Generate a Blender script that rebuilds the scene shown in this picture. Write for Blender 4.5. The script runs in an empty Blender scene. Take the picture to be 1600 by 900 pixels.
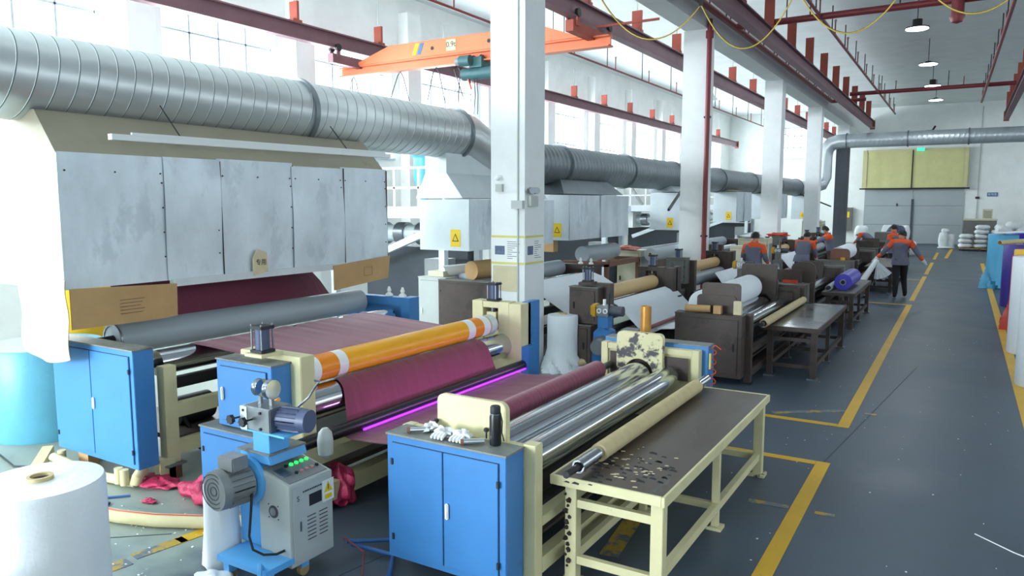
import bpy, bmesh, math, random
from mathutils import Vector, Matrix, Euler
random.seed(7)
C = bpy.context.scene.collection
PI = math.pi
# ---------------------------------------------------------------- camera, sky, light, exposure
CAM = Vector((0, 0, 2.34))
PITCH, YAW = math.radians(6.464), math.radians(31.090)
cd = bpy.data.cameras.new('camera'); cam = bpy.data.objects.new('camera', cd); C.objects.link(cam)
cam.location = CAM; cam.rotation_euler = (PI/2-PITCH, 0, YAW)
cd.sensor_width = 36; cd.lens = 36*1165/1600; cd.clip_end = 200; cd.clip_start = .05
bpy.context.scene.camera = cam
sc = bpy.context.scene
sc.view_settings.view_transform = 'Standard'; sc.view_settings.look = 'None'
sc.view_settings.gamma = 1; sc.view_settings.use_curve_mapping = False
sc.view_settings.exposure = 0.45
w = bpy.data.worlds.new('sky'); sc.world = w; w.use_nodes = True
bg = w.node_tree.nodes['Background']; bg.inputs[0].default_value = (.80, .92, 1, 1); bg.inputs[1].default_value = 2.2

def area(name, loc, rot, sx, sy, power, col=(.86, .95, 1)):
    l = bpy.data.lights.new(name, 'AREA'); l.shape = 'RECTANGLE'; l.size = sx; l.size_y = sy
    l.energy = power; l.color = col
    o = bpy.data.objects.new(name, l); C.objects.link(o); o.location = loc; o.rotation_euler = rot
    return o
XW, YF, YN, XR = -13.3, 49.5, -9.0, 11.0      # window wall, far wall, near wall, right wall
WIN = [(9.12+3.95*k, 9.12+3.95*k+2.74) for k in range(-4, 10)]     # windows of the left wall
WZ = (3.55, 6.22)
for a, b in WIN:                               # daylight just outside each window
    area('daylight', (XW-.75, (a+b)/2, 4.9), (0, -PI/2, 0), 2.6, b-a, 520)
for xa in (-11.3, -7.6):                       # two tall glazed gates in the near wall
    area('daylight', (xa, YN-.6, 2.6), (PI/2, 0, 0), 2.9, 4.2, 1050)
area('daylight', (7.2, YN-.6, 4.2), (PI/2, 0, 0), 4.2, 2.2, 70)
area('daylight', (XR+.7, 8, 5.0), (0, PI/2, 0), 1.6, 24, 110)

# ---------------------------------------------------------------- helpers
def hx(h):
    h = h.lstrip('#'); r = []
    for i in (0, 2, 4):
        c = int(h[i:i+2], 16)/255
        r.append(c/12.92 if c <= .04045 else ((c+.055)/1.055)**2.4)
    return (*r, 1)
MATS = {}
def mat(name, col, rough=.5, metal=0, var=.12, vs=4., bump=0., bs=30., wear=None, wc=None, ws=5., wt=.6, stretch=None, emit=0, alpha=1, sheen=0, rv=0, spec=.5):
    if name in MATS: return MATS[name]
    m = bpy.data.materials.new(name); m.use_nodes = True; nt = m.node_tree; N = nt.nodes; L = nt.links
    b = N['Principled BSDF']; c = hx(col)
    b.inputs['Roughness'].default_value = rough; b.inputs['Metallic'].default_value = metal
    b.inputs['Specular IOR Level'].default_value = spec
    if sheen: b.inputs['Sheen Weight'].default_value = sheen
    tc = N.new('ShaderNodeTexCoord'); mp = N.new('ShaderNodeMapping'); L.new(tc.outputs['Object'], mp.inputs['Vector'])
    if stretch: mp.inputs['Scale'].default_value = stretch
    src = None
    if var:
        n = N.new('ShaderNodeTexNoise'); n.inputs['Scale'].default_value = vs; n.inputs['Detail'].default_value = 5; n.inputs['Roughness'].default_value = .6
        L.new(mp.outputs[0], n.inputs['Vector'])
        r = N.new('ShaderNodeValToRGB'); L.new(n.outputs['Fac'], r.inputs[0])
        r.color_ramp.elements[0].position = .3; r.color_ramp.elements[1].position = .7
        r.color_ramp.elements[0].color = (*[max(0, x*(1-var)) for x in c[:3]], 1)
        r.color_ramp.elements[1].color = (*[min(1, x*(1+var)) for x in c[:3]], 1)
        src = r.outputs[0]
        if rv:
            mr = N.new('ShaderNodeMapRange'); L.new(n.outputs['Fac'], mr.inputs[0]); mr.inputs[1].default_value = .3; mr.inputs[2].default_value = .7
            mr.inputs[3].default_value = rough-rv; mr.inputs[4].default_value = rough+rv; L.new(mr.outputs[0], b.inputs['Roughness'])
    if wear:
        n2 = N.new('ShaderNodeTexNoise'); n2.inputs['Scale'].default_value = ws; n2.inputs['Detail'].default_value = 8; n2.inputs['Roughness'].default_value = .68
        L.new(mp.outputs[0], n2.inputs['Vector'])
        r2 = N.new('ShaderNodeValToRGB'); L.new(n2.outputs['Fac'], r2.inputs[0])
        r2.color_ramp.elements[0].position = wt; r2.color_ramp.elements[1].position = wt+.06
        r2.color_ramp.elements[1].color = (wear, wear, wear, 1)
        mx = N.new('ShaderNodeMix'); mx.data_type = 'RGBA'; L.new(r2.outputs[0], mx.inputs[0])
        if src: L.new(src, mx.inputs[6])
        else: mx.inputs[6].default_value = c
        mx.inputs[7].default_value = hx(wc); src = mx.outputs[2]
    if src: L.new(src, b.inputs['Base Color'])
    else: b.inputs['Base Color'].default_value = c
    if bump:
        n3 = N.new('ShaderNodeTexNoise'); n3.inputs['Scale'].default_value = bs; n3.inputs['Detail'].default_value = 4
        L.new(mp.outputs[0], n3.inputs['Vector']); bp = N.new('ShaderNodeBump'); bp.inputs['Strength'].default_value = bump; bp.inputs['Distance'].default_value = .02
        L.new(n3.outputs['Fac'], bp.inputs['Height']); L.new(bp.outputs[0], b.inputs['Normal'])
    if emit: b.inputs['Emission Color'].default_value = c; b.inputs['Emission Strength'].default_value = emit
    if alpha < 1: b.inputs['Alpha'].default_value = alpha
    MATS[name] = m; return m

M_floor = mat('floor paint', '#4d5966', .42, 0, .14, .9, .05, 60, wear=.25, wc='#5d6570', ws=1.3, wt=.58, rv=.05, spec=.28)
# daylight brightness and dust painted into the floor's machine side, with a noisy border
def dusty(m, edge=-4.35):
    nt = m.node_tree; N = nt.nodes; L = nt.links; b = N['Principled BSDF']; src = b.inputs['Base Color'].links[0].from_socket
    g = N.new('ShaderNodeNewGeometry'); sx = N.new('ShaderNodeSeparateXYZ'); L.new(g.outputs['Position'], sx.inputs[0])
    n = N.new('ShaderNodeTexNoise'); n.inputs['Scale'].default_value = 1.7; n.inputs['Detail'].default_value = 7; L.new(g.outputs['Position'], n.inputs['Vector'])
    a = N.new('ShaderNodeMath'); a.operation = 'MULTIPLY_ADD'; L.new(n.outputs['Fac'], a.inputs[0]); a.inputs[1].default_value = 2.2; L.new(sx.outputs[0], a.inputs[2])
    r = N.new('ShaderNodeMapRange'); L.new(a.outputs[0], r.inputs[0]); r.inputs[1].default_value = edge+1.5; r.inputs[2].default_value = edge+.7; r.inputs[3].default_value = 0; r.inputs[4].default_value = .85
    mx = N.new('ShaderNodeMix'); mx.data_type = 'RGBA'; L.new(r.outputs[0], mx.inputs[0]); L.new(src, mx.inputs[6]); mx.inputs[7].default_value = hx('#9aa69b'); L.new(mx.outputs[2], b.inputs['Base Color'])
dusty(M_floor)  # daylit tone of the machine side goes into the base colour
M_wall = mat('wall paint', '#eef1ef', .8, 0, .05, 1.5)
M_col = mat('column paint', '#e6eaea', .75, 0, .05, 2., wear=.5, wc='#aeb0ac', ws=2.5, wt=.66)
M_ceil = mat('ceiling paint', '#dfe4e4', .85, 0, .06, 1.2)
M_blue = mat('blue enamel', '#3d7ebd', .38, 0, .05, 3., wear=.35, wc='#2c4a70', ws=3.5, wt=.66)
M_bluel = mat('light blue enamel', '#5fb0ee', .4, 0, .06, 3., wear=.5, wc='#c9d6dc', ws=6, wt=.66)
M_top = mat('greasy grey top', '#7f8380', .5, .2, .25, 8., wear=.7, wc='#4d4a45', ws=4, wt=.55)
M_cream = mat('cream enamel', '#d6cfa4', .5, 0, .07, 4., wear=.5, wc='#8a7f60', ws=6, wt=.68)
M_creamw = mat('scraped cream enamel', '#d8d1a6', .5, 0, .05, 4., wear=1, wc='#4d4a50', ws=7, wt=.50)
M_chrome = mat('polished steel', '#c9cfd6', .13, 1, 0)
M_steel = mat('dull steel', '#8d9298', .35, .9, .12, 6.)
M_galv = mat('galvanised sheet', '#cdd8e0', .42, .3, .14, 2.6, .05, 6, wear=.45, wc='#aab7c1', ws=2.2, wt=.56, stretch=(1, 1, .6))
M_galv2 = mat('bright galvanised sheet', '#c9d2d6', .45, .2, .08, 2., .05, 8)
M_tan = mat('taupe painted sheet', '#8f8876', .55, .1, .1, 2., wear=.5, wc='#7d5a48', ws=2, wt=.64)
M_duct = mat('spiral duct zinc', '#c4cacb', .33, .6, .05, 1.)
M_seam = mat('dusty duct seam', '#6d767a', .6, .3, 0)
M_ductl = mat('clean duct zinc', '#b9c2c6', .35, .6, .04, 2.)
M_ductd = mat('dusty duct zinc', '#7f878c', .42, .7, .10, 3.)
M_dark = mat('dark greasy enamel', '#4a3f3a', .5, .1, .2, 4., wear=.6, wc='#2c2826', ws=4, wt=.55)
M_dark2 = mat('grey greasy enamel', '#6e6e6a', .5, .1, .15, 4., wear=.6, wc='#4a4540', ws=4, wt=.58)
M_black = mat('black rubber', '#17181c', .35, 0, .2, 10.)
M_iron = mat('dark iron', '#2d2c2f', .5, .4, .2, 8.)
M_greyrub = mat('grey rubber', '#a3adb5', .45, 0, .06, 2., stretch=(1, .2, 1))
M_maroon = mat('maroon nonwoven', '#84344e', .6, 0, .10, 9., .25, 14, stretch=(.15, 1.6, .15), sheen=.3, spec=.3)
M_magenta = mat('pink crumpled cloth', '#b83058', .55, 0, .3, 5., 1., 16)
M_yellow = mat('yellow silicone sleeve', '#f0a81a', .3, 0, .06, 3., wear=.4, wc='#f6c654', ws=2, wt=.55, stretch=(1, .5, 1))
M_orange = mat('orange silicone sleeve', '#ee8a12', .3, 0, .06, 3.)
M_white = mat('white plastic film', '#e8edf0', .35, 0, .03, 3., .25, 12)
M_whitecl = mat('white nonwoven', '#e3eaf0', .65, 0, .03, 3., .05, 30)
M_paper = mat('white paper', '#e9ecea', .8, 0, .03, 3.)
M_kraft = mat('kraft tube paper', '#c4b288', .7, 0, .1, 4., stretch=(1, 3, 1))
M_kraft2 = mat('brown cardboard', '#b89466', .8, 0, .07, 5.)
M_kraft3 = mat('pale cardboard', '#cdc2a0', .8, 0, .07, 5., .3, 10)
M_tan2 = mat('tan rubber', '#c7a672', .45, 0, .08, 2.)
M_tabletop = mat('worn table plate', '#594e47', .36, .35, .2, 1.6, wear=.55, wc='#6d7880', ws=3.4, wt=.6, rv=.1, stretch=(1.5, .5, 1))
M_tableg = mat('bare steel plate', '#6c7074', .22, .7, .15, 1.5, rv=.1)
M_orangep = mat('orange crane paint', '#e07a50', .5, 0, .08, 2.)
M_red = mat('red oxide paint', '#9c4636', .6, 0, .12, 3.)
M_rail = mat('violet brown rail paint', '#74525a', .55, .1, .12, 2.)
M_redpipe = mat('red sprinkler pipe', '#7c2b30', .45, 0, .1, 3.)
M_teal = mat('teal hoist paint', '#3f6468', .5, .2, .15, 6.)
M_linyel = mat('yellow floor paint', '#d7a820', .5, 0, .08, 2., wear=.7, wc='#8d8455', ws=9, wt=.63)
M_linfade = mat('worn yellow paint', '#b39434', .5, 0, .1, 2., wear=1, wc='#667078', ws=7, wt=.46)
M_grey = mat('light grey enamel', '#b7bdba', .45, 0, .05, 3.)
M_motor = mat('grey motor paint', '#84888a', .5, .1, .1, 6.)
M_bmotor = mat('slate blue motor paint', '#4b5674', .45, .1, .1, 6.)
M_indigo = mat('indigo film', '#4138b8', .35, 0, .06, 3.)
M_cyan = mat('sky blue film', '#58b2dc', .4, 0, .05, 3., .2, 9)
M_teala = mat('turquoise film', '#5fa6bf', .4, 0, .05, 3., .2, 9)
M_rollyel = mat('yellow film', '#eebc2c', .4, 0, .05, 3.)
M_rollred = mat('red film', '#d2412f', .4, 0, .06, 3.)
M_navyroll = mat('violet film', '#3f3193', .4, 0, .06, 3.)
M_beige = mat('beige cabinet paint', '#c8c6ac', .55, 0, .07, 3., wear=.4, wc='#8a8468', ws=4, wt=.62)
M_slate = mat('slate grey paint', '#4b5058', .6, .1, .1, 3.)
M_shutter = mat('sand curtain fabric', '#cdc890', .75, 0, .06, 2., sheen=.2)
M_shutter2 = mat('pale sand curtain fabric', '#cdc79a', .75, 0, .06, 2.)
M_door = mat('grey blue gate steel', '#a9b2b4', .45, .15, .06, .8)
M_sack = mat('white woven sack', '#dadfe0', .7, 0, .06, 6., .5, 14)
M_wood = mat('pallet wood', '#a98f63', .8, 0, .15, 5.)
M_scorch = mat('weld scorch', '#33261e', .7, 0, .2, 9.)
M_brown = mat('rusty brown block', '#7d5848', .7, 0, .15, 5.)
M_skin = mat('skin', '#c1957a', .6, 0, .05, 5.)
M_hair = mat('black hair', '#17140f', .6, 0, .2, 30.)
M_jor = mat('orange work jacket cloth', '#dd5524', .8, 0, .06, 6., .2, 12)
M_jgr = mat('grey work jacket cloth', '#66687a', .8, 0, .07, 6., .2, 12)
M_trou = mat('black trousers cloth', '#16161b', .8, 0, .1, 6.)
M_shoe = mat('dark shoe leather', '#1b1a1c', .5)
M_glove = mat('white glove cloth', '#dfe3e6', .8)
M_navy = mat('dark blue hose', '#2f5e9c', .4)
M_cable = mat('black cable', '#111214', .5)
M_ycable = mat('yellow cable', '#c9ad4a', .5, 0, 0)
M_hose = mat('cream foam pipe', '#cfc499', .7, 0, .1, 4.)
M_glass = mat('window glass', '#eaf4f8', .1, 0, 0, alpha=.12)
M_frame = mat('window frame paint', '#b4c4d0', .6, 0, 0)
M_lamp = mat('lamp diffuser', '#e8f2ff', .4, 0, 0, emit=14)
M_tube = mat('lamp tube casing', '#dfe6e6', .4, 0, 0)
M_uv = mat('violet lamp tube', '#9a35e8', .4, 0, 0, emit=1.3)
M_green = mat('lit green button', '#2bd95a', .3, 0, 0, emit=1.5)
M_greensg = mat('lit green exit sign', '#39c79a', .3, 0, 0, emit=1.2)
M_redb = mat('pale red button', '#c98a80', .3, 0, 0)
M_bsign = mat('blue sign enamel', '#3f6f9c', .5, 0, 0)
M_warn = mat('yellow warning sticker', '#efc818', .5, 0, 0)
M_ink = mat('black ink', '#20242a', .6, 0, 0)
M_photo = mat('grey blue photo print', '#5d6a86', .6, 0, .4, 20.)
M_ytape = mat('yellow tape', '#d9cf74', .5, 0, .05)
M_orcoil = mat('orange air hose', '#e0532a', .4, 0, 0)
M_tangle = mat('grey wire', '#99a2a6', .5, .2, 0)
M_amber = mat('amber oily cover', '#c89a1e', .4, 0, .15, 8.)
M_pinksheet = mat('pink printed sheet', '#d98c80', .7, 0, .1)
M_mask = mat('pale blue face mask', '#bcd8e6', .8, 0, 0)
M_brass = mat('bronze sleeve', '#c89048', .35, .5, .1)

class MB:
    def __init__(s): s.v = []; s.f = []; s.m = []; s.k = 0
    def add(s, vs, fs):
        o = len(s.v); s.v += [tuple(p) for p in vs]
        for f in fs: s.f.append([i+o for i in f]); s.m.append(s.k)
        return s
    def mtl(s, k): s.k = k; return s
    def box(s, x0, x1, y0, y1, z0, z1, R=None, c=None):
        vs = [Vector((x, y, z)) for x in (x0, x1) for y in (y0, y1) for z in (z0, z1)]
        if R is not None:
            cc = Vector(c) if c else Vector(((x0+x1)/2, (y0+y1)/2, (z0+z1)/2))
            vs = [R @ (p-cc)+cc for p in vs]
        return s.add(vs, [(0, 1, 3, 2), (4, 6, 7, 5), (0, 4, 5, 1), (2, 3, 7, 6), (0, 2, 6, 4), (1, 5, 7, 3)])
    def beam(s, p0, p1, w=.05, h=None):
        h = h or w; p0 = Vector(p0); p1 = Vector(p1); d = (p1-p0).normalized()
        a = d.cross(Vector((0, 0, 1)))
        if a.length < 1e-3: a = Vector((1, 0, 0))
        a.normalize(); b = a.cross(d)
        vs = [p+a*i*w/2+b*j*h/2 for p in (p0, p1) for i in (-1, 1) for j in (-1, 1)]
        return s.add(vs, [(0, 1, 3, 2), (4, 6, 7, 5), (0, 4, 5, 1), (2, 3, 7, 6), (0, 2, 6, 4), (1, 5, 7, 3)])
    def cyl(s, p0, p1, r, r1=None, n=20, cap=True):
        r1 = r if r1 is None else r1; p0 = Vector(p0); p1 = Vector(p1); d = (p1-p0).normalized()
        a = d.cross(Vector((0, 0, 1)))
        if a.length < 1e-3: a = Vector((1, 0, 0))
        a.normalize(); b = d.cross(a)
        vs = [p+(a*math.cos(2*PI*i/n)+b*math.sin(2*PI*i/n))*q for p, q in ((p0, r), (p1, r1)) for i in range(n)]
        fs = [(i, (i+1) % n, n+(i+1) % n, n+i) for i in range(n)]
        if cap: fs += [tuple(range(n-1, -1, -1)), tuple(range(n, 2*n))]
        return s.add(vs, fs)
    def pipe(s, p0, p1, r, ri, n=24):                                    # hollow tube
        p0 = Vector(p0); p1 = Vector(p1); d = (p1-p0).normalized(); a = d.cross(Vector((0, 0, 1)))
        if a.length < 1e-3: a = Vector((1, 0, 0))
        a.normalize(); b = d.cross(a)
        ring = lambda p, q: [p+(a*math.cos(2*PI*i/n)+b*math.sin(2*PI*i/n))*q for i in range(n)]
        vs = ring(p0, r)+ring(p1, r)+ring(p1, ri)+ring(p0, ri); fs = []
        for k in range(4):
            for i in range(n): fs.append((k*n+i, k*n+(i+1) % n, ((k+1) % 4)*n+(i+1) % n, ((k+1) % 4)*n+i))
        return s.add(vs, fs)
    def tube(s, pts, r, n=8, cap=True):
        pts = [Vector(p) for p in pts]; vs = []; fs = []; up = None
        for i, p in enumerate(pts):
            d = (pts[min(i+1, len(pts)-1)]-pts[max(i-1, 0)]).normalized()
            if up is None:
                up = d.cross(Vector((0, 0, 1)));  up = up if up.length > 1e-3 else Vector((1, 0, 0))
            a = (up-d*up.dot(d)); a = a.normalized() if a.length > 1e-5 else Vector((1, 0, 0)); up = a; b = d.cross(a)
            q = r[i] if isinstance(r, (list, tuple)) else r
            vs += [p+(a*math.cos(2*PI*j/n)+b*math.sin(2*PI*j/n))*q for j in range(n)]
        for i in range(len(pts)-1):
            for j in range(n): fs.append((i*n+j, i*n+(j+1) % n, (i+1)*n+(j+1) % n, (i+1)*n+j))
        if cap: fs += [tuple(range(n-1, -1, -1)), tuple(range((len(pts)-1)*n, len(pts)*n))]
        return s.add(vs, fs)
    def prism(s, poly, ax, a0, a1):     # poly in the plane normal to ax; ax 'y': (x,z)  'x': (y,z)  'z': (x,y)
        mk = {'y': lambda p, t: (p[0], t, p[1]), 'x': lambda p, t: (t, p[0], p[1]), 'z': lambda p, t: (p[0], p[1], t)}[ax]
        n = len(poly); vs = [mk(p, a0) for p in poly]+[mk(p, a1) for p in poly]
        return s.add(vs, [tuple(range(n-1, -1, -1)), tuple(range(n, 2*n))]+[(i, (i+1) % n, n+(i+1) % n, n+i) for i in range(n)])
    def lathe(s, c, prof, n=24):
        c = Vector(c); vs = []; fs = []; m = len(prof)
        for r, z in prof: vs += [c+Vector((r*math.cos(2*PI*i/n), r*math.sin(2*PI*i/n), z)) for i in range(n)]
        for k in range(m-1):
            for i in range(n): fs.append((k*n+i, k*n+(i+1) % n, (k+1)*n+(i+1) % n, (k+1)*n+i))
        fs += [tuple(range(n-1, -1, -1)), tuple(range((m-1)*n, m*n))]
        return s.add(vs, fs)
    def grid(s, fn, nu, nv, close=False):
        vs = [fn(i/nu, j/nv) for i in range(nu+1) for j in range(nv+1)]
        fs = [(i*(nv+1)+j, (i+1)*(nv+1)+j, (i+1)*(nv+1)+j+1, i*(nv+1)+j+1) for i in range(nu) for j in range(nv)]
        return s.add(vs, fs)
    def sheet(s, prof, y0, y1, t=.003, ny=24, amp=0., seed=1):   # cloth: (x,z) profile swept along y, two-sided
        rnd = random.Random(seed); ph = [rnd.random()*6 for _ in range(6)]; nu = len(prof)-1
        def q(off):
            def fn(u, v):
                x, z = prof[min(nu, int(round(u*nu)))]; y = y0+(y1-y0)*v
                k = amp*(math.sin(v*31+ph[0]+u*1.5)+.6*math.sin(v*67+ph[1]-u*2)+.4*math.sin(v*13+ph[2]))*math.sin(PI*min(1, max(0, u)))
                return (x, y, z+k+off)
            return fn
        s.grid(q(0), nu, ny); return s.grid(q(-t), nu, ny)
    def blob(s, c, r, amp=.2, seed=0, n=18, m=12, flat=1., sq=(1, 1)):
        rnd = random.Random(seed); ph = [rnd.random()*6 for _ in range(8)]; c = Vector(c); vs = []; fs = []
        for j in range(m+1):
            t = PI*j/m
            for i in range(n):
                a = 2*PI*i/n
                q = r*(1+amp*(math.sin(3*a+ph[0]+2*t)*math.sin(2*t+ph[1])+.6*math.sin(7*a+ph[2]-3*t)*math.sin(t)+.4*math.sin(5*t+ph[3])*math.cos(2*a+ph[4])))
                vs.append(c+Vector((q*math.sin(t)*math.cos(a)*sq[0], q*math.sin(t)*math.sin(a)*sq[1], max(-r*flat, q*math.cos(t)*flat))))
        for j in range(m):
            for i in range(n): fs.append((j*n+i, (j+1)*n+i, (j+1)*n+(i+1) % n, j*n+(i+1) % n))
        return s.add(vs, fs)
    def build(s, name, mats, parent=None, label=None, cat=None, group=None, kind=None, bev=0, ang=38):
        if not isinstance(mats, (list, tuple)): mats = [mats]
        off = wloc(parent) if parent else Vector((0, 0, 0))
        base = None
        if not parent:          # origin at the thing's base
            xs = [p[0] for p in s.v]; ys = [p[1] for p in s.v]; zs = [p[2] for p in s.v]
            base = Vector(((min(xs)+max(xs))/2, (min(ys)+max(ys))/2, min(zs))); off = base
        me = bpy.data.meshes.new(name); me.from_pydata([(p[0]-off.x, p[1]-off.y, p[2]-off.z) for p in s.v], [], s.f)
        for m in mats: me.materials.append(m)
        me.polygons.foreach_set('material_index', s.m)
        bm = bmesh.new(); bm.from_mesh(me)
        bmesh.ops.recalc_face_normals(bm, faces=bm.faces)
        if bev: bmesh.ops.bevel(bm, geom=[e for e in bm.edges if e.is_manifold and e.calc_face_angle(0) > .6], offset=bev, segments=2, affect='EDGES', clamp_overlap=True)
        bm.to_mesh(me); bm.free()
        me.polygons.foreach_set('use_smooth', [True]*len(me.polygons)); me.set_sharp_from_angle(angle=math.radians(ang)); me.update()
        o = bpy.data.objects.new(name, me); C.objects.link(o)
        if parent: o.parent = parent
        else: o.location = base
        tag(o, label, cat, group, kind); return o
def wloc(o):
    v = Vector((0, 0, 0))
    while o: v += o.location; o = o.parent
    return v
def tag(o, label=None, cat=None, group=None, kind=None):
    if label: o['label'] = label
    if cat: o['category'] = cat
    if group: o['group'] = group
    if kind: o['kind'] = kind
def thing(name, loc, label, cat, group=None):
    o = bpy.data.objects.new(name, None); C.objects.link(o); o.location = loc; o.empty_display_size = .1
    tag(o, label, cat, group); return o
def copy_tree(o, d=(0, 0, 0), label=None, parent=None, top=True):
    c = o.copy(); C.objects.link(c)
    if top: c.location = o.location+Vector(d)
    else: c.parent = parent
    if label: c['label'] = label
    for ch in list(KIDS.get(o.name, [])) or [x for x in bpy.data.objects if x.parent == o]: copy_tree(ch, parent=c, top=False)
    return c
KIDS = {}
def B(x0, x1, y0, y1, z0, z1): return MB().box(x0, x1, y0, y1, z0, z1)
def text(body, size, loc, rot, m, parent, name='lettering', ext=.001):
    cu = bpy.data.curves.new('t', 'FONT'); cu.body = body; cu.size = size; cu.extrude = ext; cu.align_x = 'CENTER'; cu.align_y = 'CENTER'
    to = bpy.data.objects.new('t', cu); C.objects.link(to); dg = bpy.context.evaluated_depsgraph_get()
    me = bpy.data.meshes.new_from_object(to.evaluated_get(dg)); bpy.data.objects.remove(to)
    me.transform(Matrix.Translation(Vector(loc)-wloc(parent)) @ Euler(rot).to_matrix().to_4x4()); me.materials.clear(); me.materials.append(m)
    o = bpy.data.objects.new(name, me); C.objects.link(o); o.parent = parent; return o
def struct(name, mb, m, parent=None, kind='structure', **k):
    return mb.build(name, m, parent, kind=None if parent else kind, **k)

# ---------------------------------------------------------------- the hall
ZC = lambda x: 7.42+max(0, .02*(x+5.3))
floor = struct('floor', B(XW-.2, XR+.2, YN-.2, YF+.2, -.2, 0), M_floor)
def floor_patch(name, pts, m, z=.004):
    return MB().prism(pts, 'z', .0005, z).build(name, m, floor)
def line(p, q, wd, m=M_linyel, name='floor_marking'):
    p = Vector(p); q = Vector(q); d = (q-p).normalized(); n = Vector((-d.y, d.x))*wd/2
    return floor_patch(name, [p+n, p-n, q-n, q+n], m)
for y0, y1 in ((2.6, 7.08), (8.32, 19.5), (20.3, 27.4), (28.2, 34), (36, 41)): line((-.96, y0), (-.96, y1), .115)
line((-2.6, 7.03), (-1.02, 7.03), .1); line((-2.6, 8.37), (-1.02, 8.37), .1); line((-1.9, 19.45), (-1.02, 19.45), .1); line((-1.75, 26.0), (-1.02, 26.0), .1)
for y0, y1 in ((5.0, 25.5), (27.5, 34.5)): line((.73, y0), (.73, y1), .125)
line((-.55, 37), (-.42, 45), .13)
line((-1.33, 5.84), (-1.03, 5.86), .07, M_linfade); line((-.84, 5.86), (-.70, 5.87), .05, M_linfade)
line((-1.72, 8.52), (-1.03, 9.02), .09, M_linfade); line((-.82, 9.0), (-.7, 9.02), .07, M_linfade)
line((-2.05, 8.9), (-1.95, 8.9), .07, M_linfade); line((-2.1, 6.0), (-1.9, 4.4), .13, M_linfade); line((-4.55, 3.1), (-4.6, 2.75), .1, M_linfade)
line((-4.57, 2.7), (-4.62, 2.3), .12, M_linfade); line((-4.5, 3.55), (-4.56, 3.05), .11); line((-3.3, 3.0), (-2.4, 8), .005, M_slate, 'floor_joint')
line((-.96, 7.1), (-.45, 12), .005, M_slate, 'floor_joint'); line((-5.3, 2.6), (-4.7, 3.1), .005, M_slate, 'floor_joint')
rs = random.Random(3)
MB().tube([(.2, 6.05, .003), (.42, 5.85, .003), (.62, 5.72, .003)], .004, 6).build('scratch', M_paper, floor)
sp = MB()
for i in range(70):
    x, y = rs.uniform(-1.8, .6), rs.uniform(4.5, 15); sp.box(x, x+rs.uniform(.004, .014), y, y+rs.uniform(.004, .014), .001, .004)
for i in range(90):
    x, y = rs.uniform(-5.6, -4.2), rs.uniform(2.4, 4); sp.box(x, x+rs.uniform(.004, .02), y, y+rs.uniform(.004, .014), .001, .005)
sp.build('paint_specks', M_paper, floor, kind='stuff')

# left wall with clerestory windows
wl = MB(); wl.box(XW-.25, XW, YN-.2, YF+.2, 0, WZ[0]); wl.box(XW-.25, XW, YN-.2, YF+.2, WZ[1], 7.9)
edges = [YN-.2]+[v for w_ in WIN for v in w_]+[YF+.2]
for i in range(0, len(edges), 2): wl.box(XW-.25, XW, edges[i], edges[i+1], WZ[0], WZ[1])
wall_left = struct('wall_left', wl, M_wall)
for i in range(0, len(edges)-2, 2):
    yc = (edges[i]+edges[i+1])/2
    if i > 0: B(XW, XW+.32, yc-.28, yc+.28, 0, 7.4).build('pilaster', M_wall, wall_left)
pane_me = None
def window(n, a, b, z0, z1, flip=None):
    fr = MB(); rows = [z0, z0+(z1-z0-.5)/2, z1-.5, z1]; cols = [a+(b-a)*k/4 for k in range(5)]
    P = (lambda x, y, z: (x, y, z)) if not flip else flip
    def bx(mb, y0, y1, za, zb, x0, x1): 
        if flip: mb.box(y0, y1, flip[0]+(x0-XW), flip[0]+(x1-XW), za, zb)
        else: mb.box(x0, x1, y0, y1, za, zb)
    for c in cols: bx(fr, c-.02, c+.02, z0, z1, XW-.16, XW-.12)
    for z in rows: bx(fr, a, b, z-.02, z+.02, XW-.16, XW-.12)
    bx(fr, a-.05, b+.05, z0-.05, z0, XW-.1, XW+.06)
    o = struct('window_%d' % n, fr, M_frame)
    for i in range(4):
        for j in range(3):
            g = MB(); bx(g, cols[i]+.02, cols[i+1]-.02, rows[j]+.02, rows[j+1]-.02, XW-.145, XW-.138); g.build('pane', M_glass, o)
    return o
for n, (a, b) in enumerate(WIN): window(n+1, a, b, *WZ)
# far wall (two windows in its left bay, gate opening)
FW = [(-10.1, -8.5), (-8.0, -7.1)]
wf = MB(); xs = [XW-.2, -10.1, -8.5, -8.0, -7.1, XR+.2]; wf.box(xs[0], xs[-1], YF, YF+.3, 0, 5.1); wf.box(xs[0], xs[-1], YF, YF+.3, 7.0, 8.2)
for i in (0, 2, 4): wf.box(xs[i], xs[i+1], YF, YF+.3, 5.1, 7.0)
wall_far = struct('wall_far', wf, M_wall)
for n, (a, b) in enumerate(FW): window(20+n, a, b, 5.1, 7.0, flip=(YF+.15, 0))
area('daylight', (-8.6, YF+.8, 6), (-PI/2, 0, 0), 3.4, 1.8, 200)
B(XR, XR+.25, YN-.2, YF+.2, 0, 4.1).build('wall_right', M_wall, kind='structure')
B(XR, XR+.25, YN-.2, YF+.2, 5.9, 8.2).build('wall_right_upper', M_wall, kind='structure')
wn = MB(); wn.box(-13.1, -12.9, YN-.25, YN, 0, 8); wn.box(-9.7, -9.2, YN-.25, YN, 0, 8); wn.box(-6.1, 5, YN-.25, YN, 0, 8); wn.box(9.4, XR+.2, YN-.25, YN, 0, 8)
wn.box(-12.9, -6.1, YN-.25, YN, 4.8, 8); wn.box(5, 9.4, YN-.25, YN, 0, 3); wn.box(5, 9.4, YN-.25, YN, 5.4, 8)
struct('wall_near', wn, M_wall)
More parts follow.
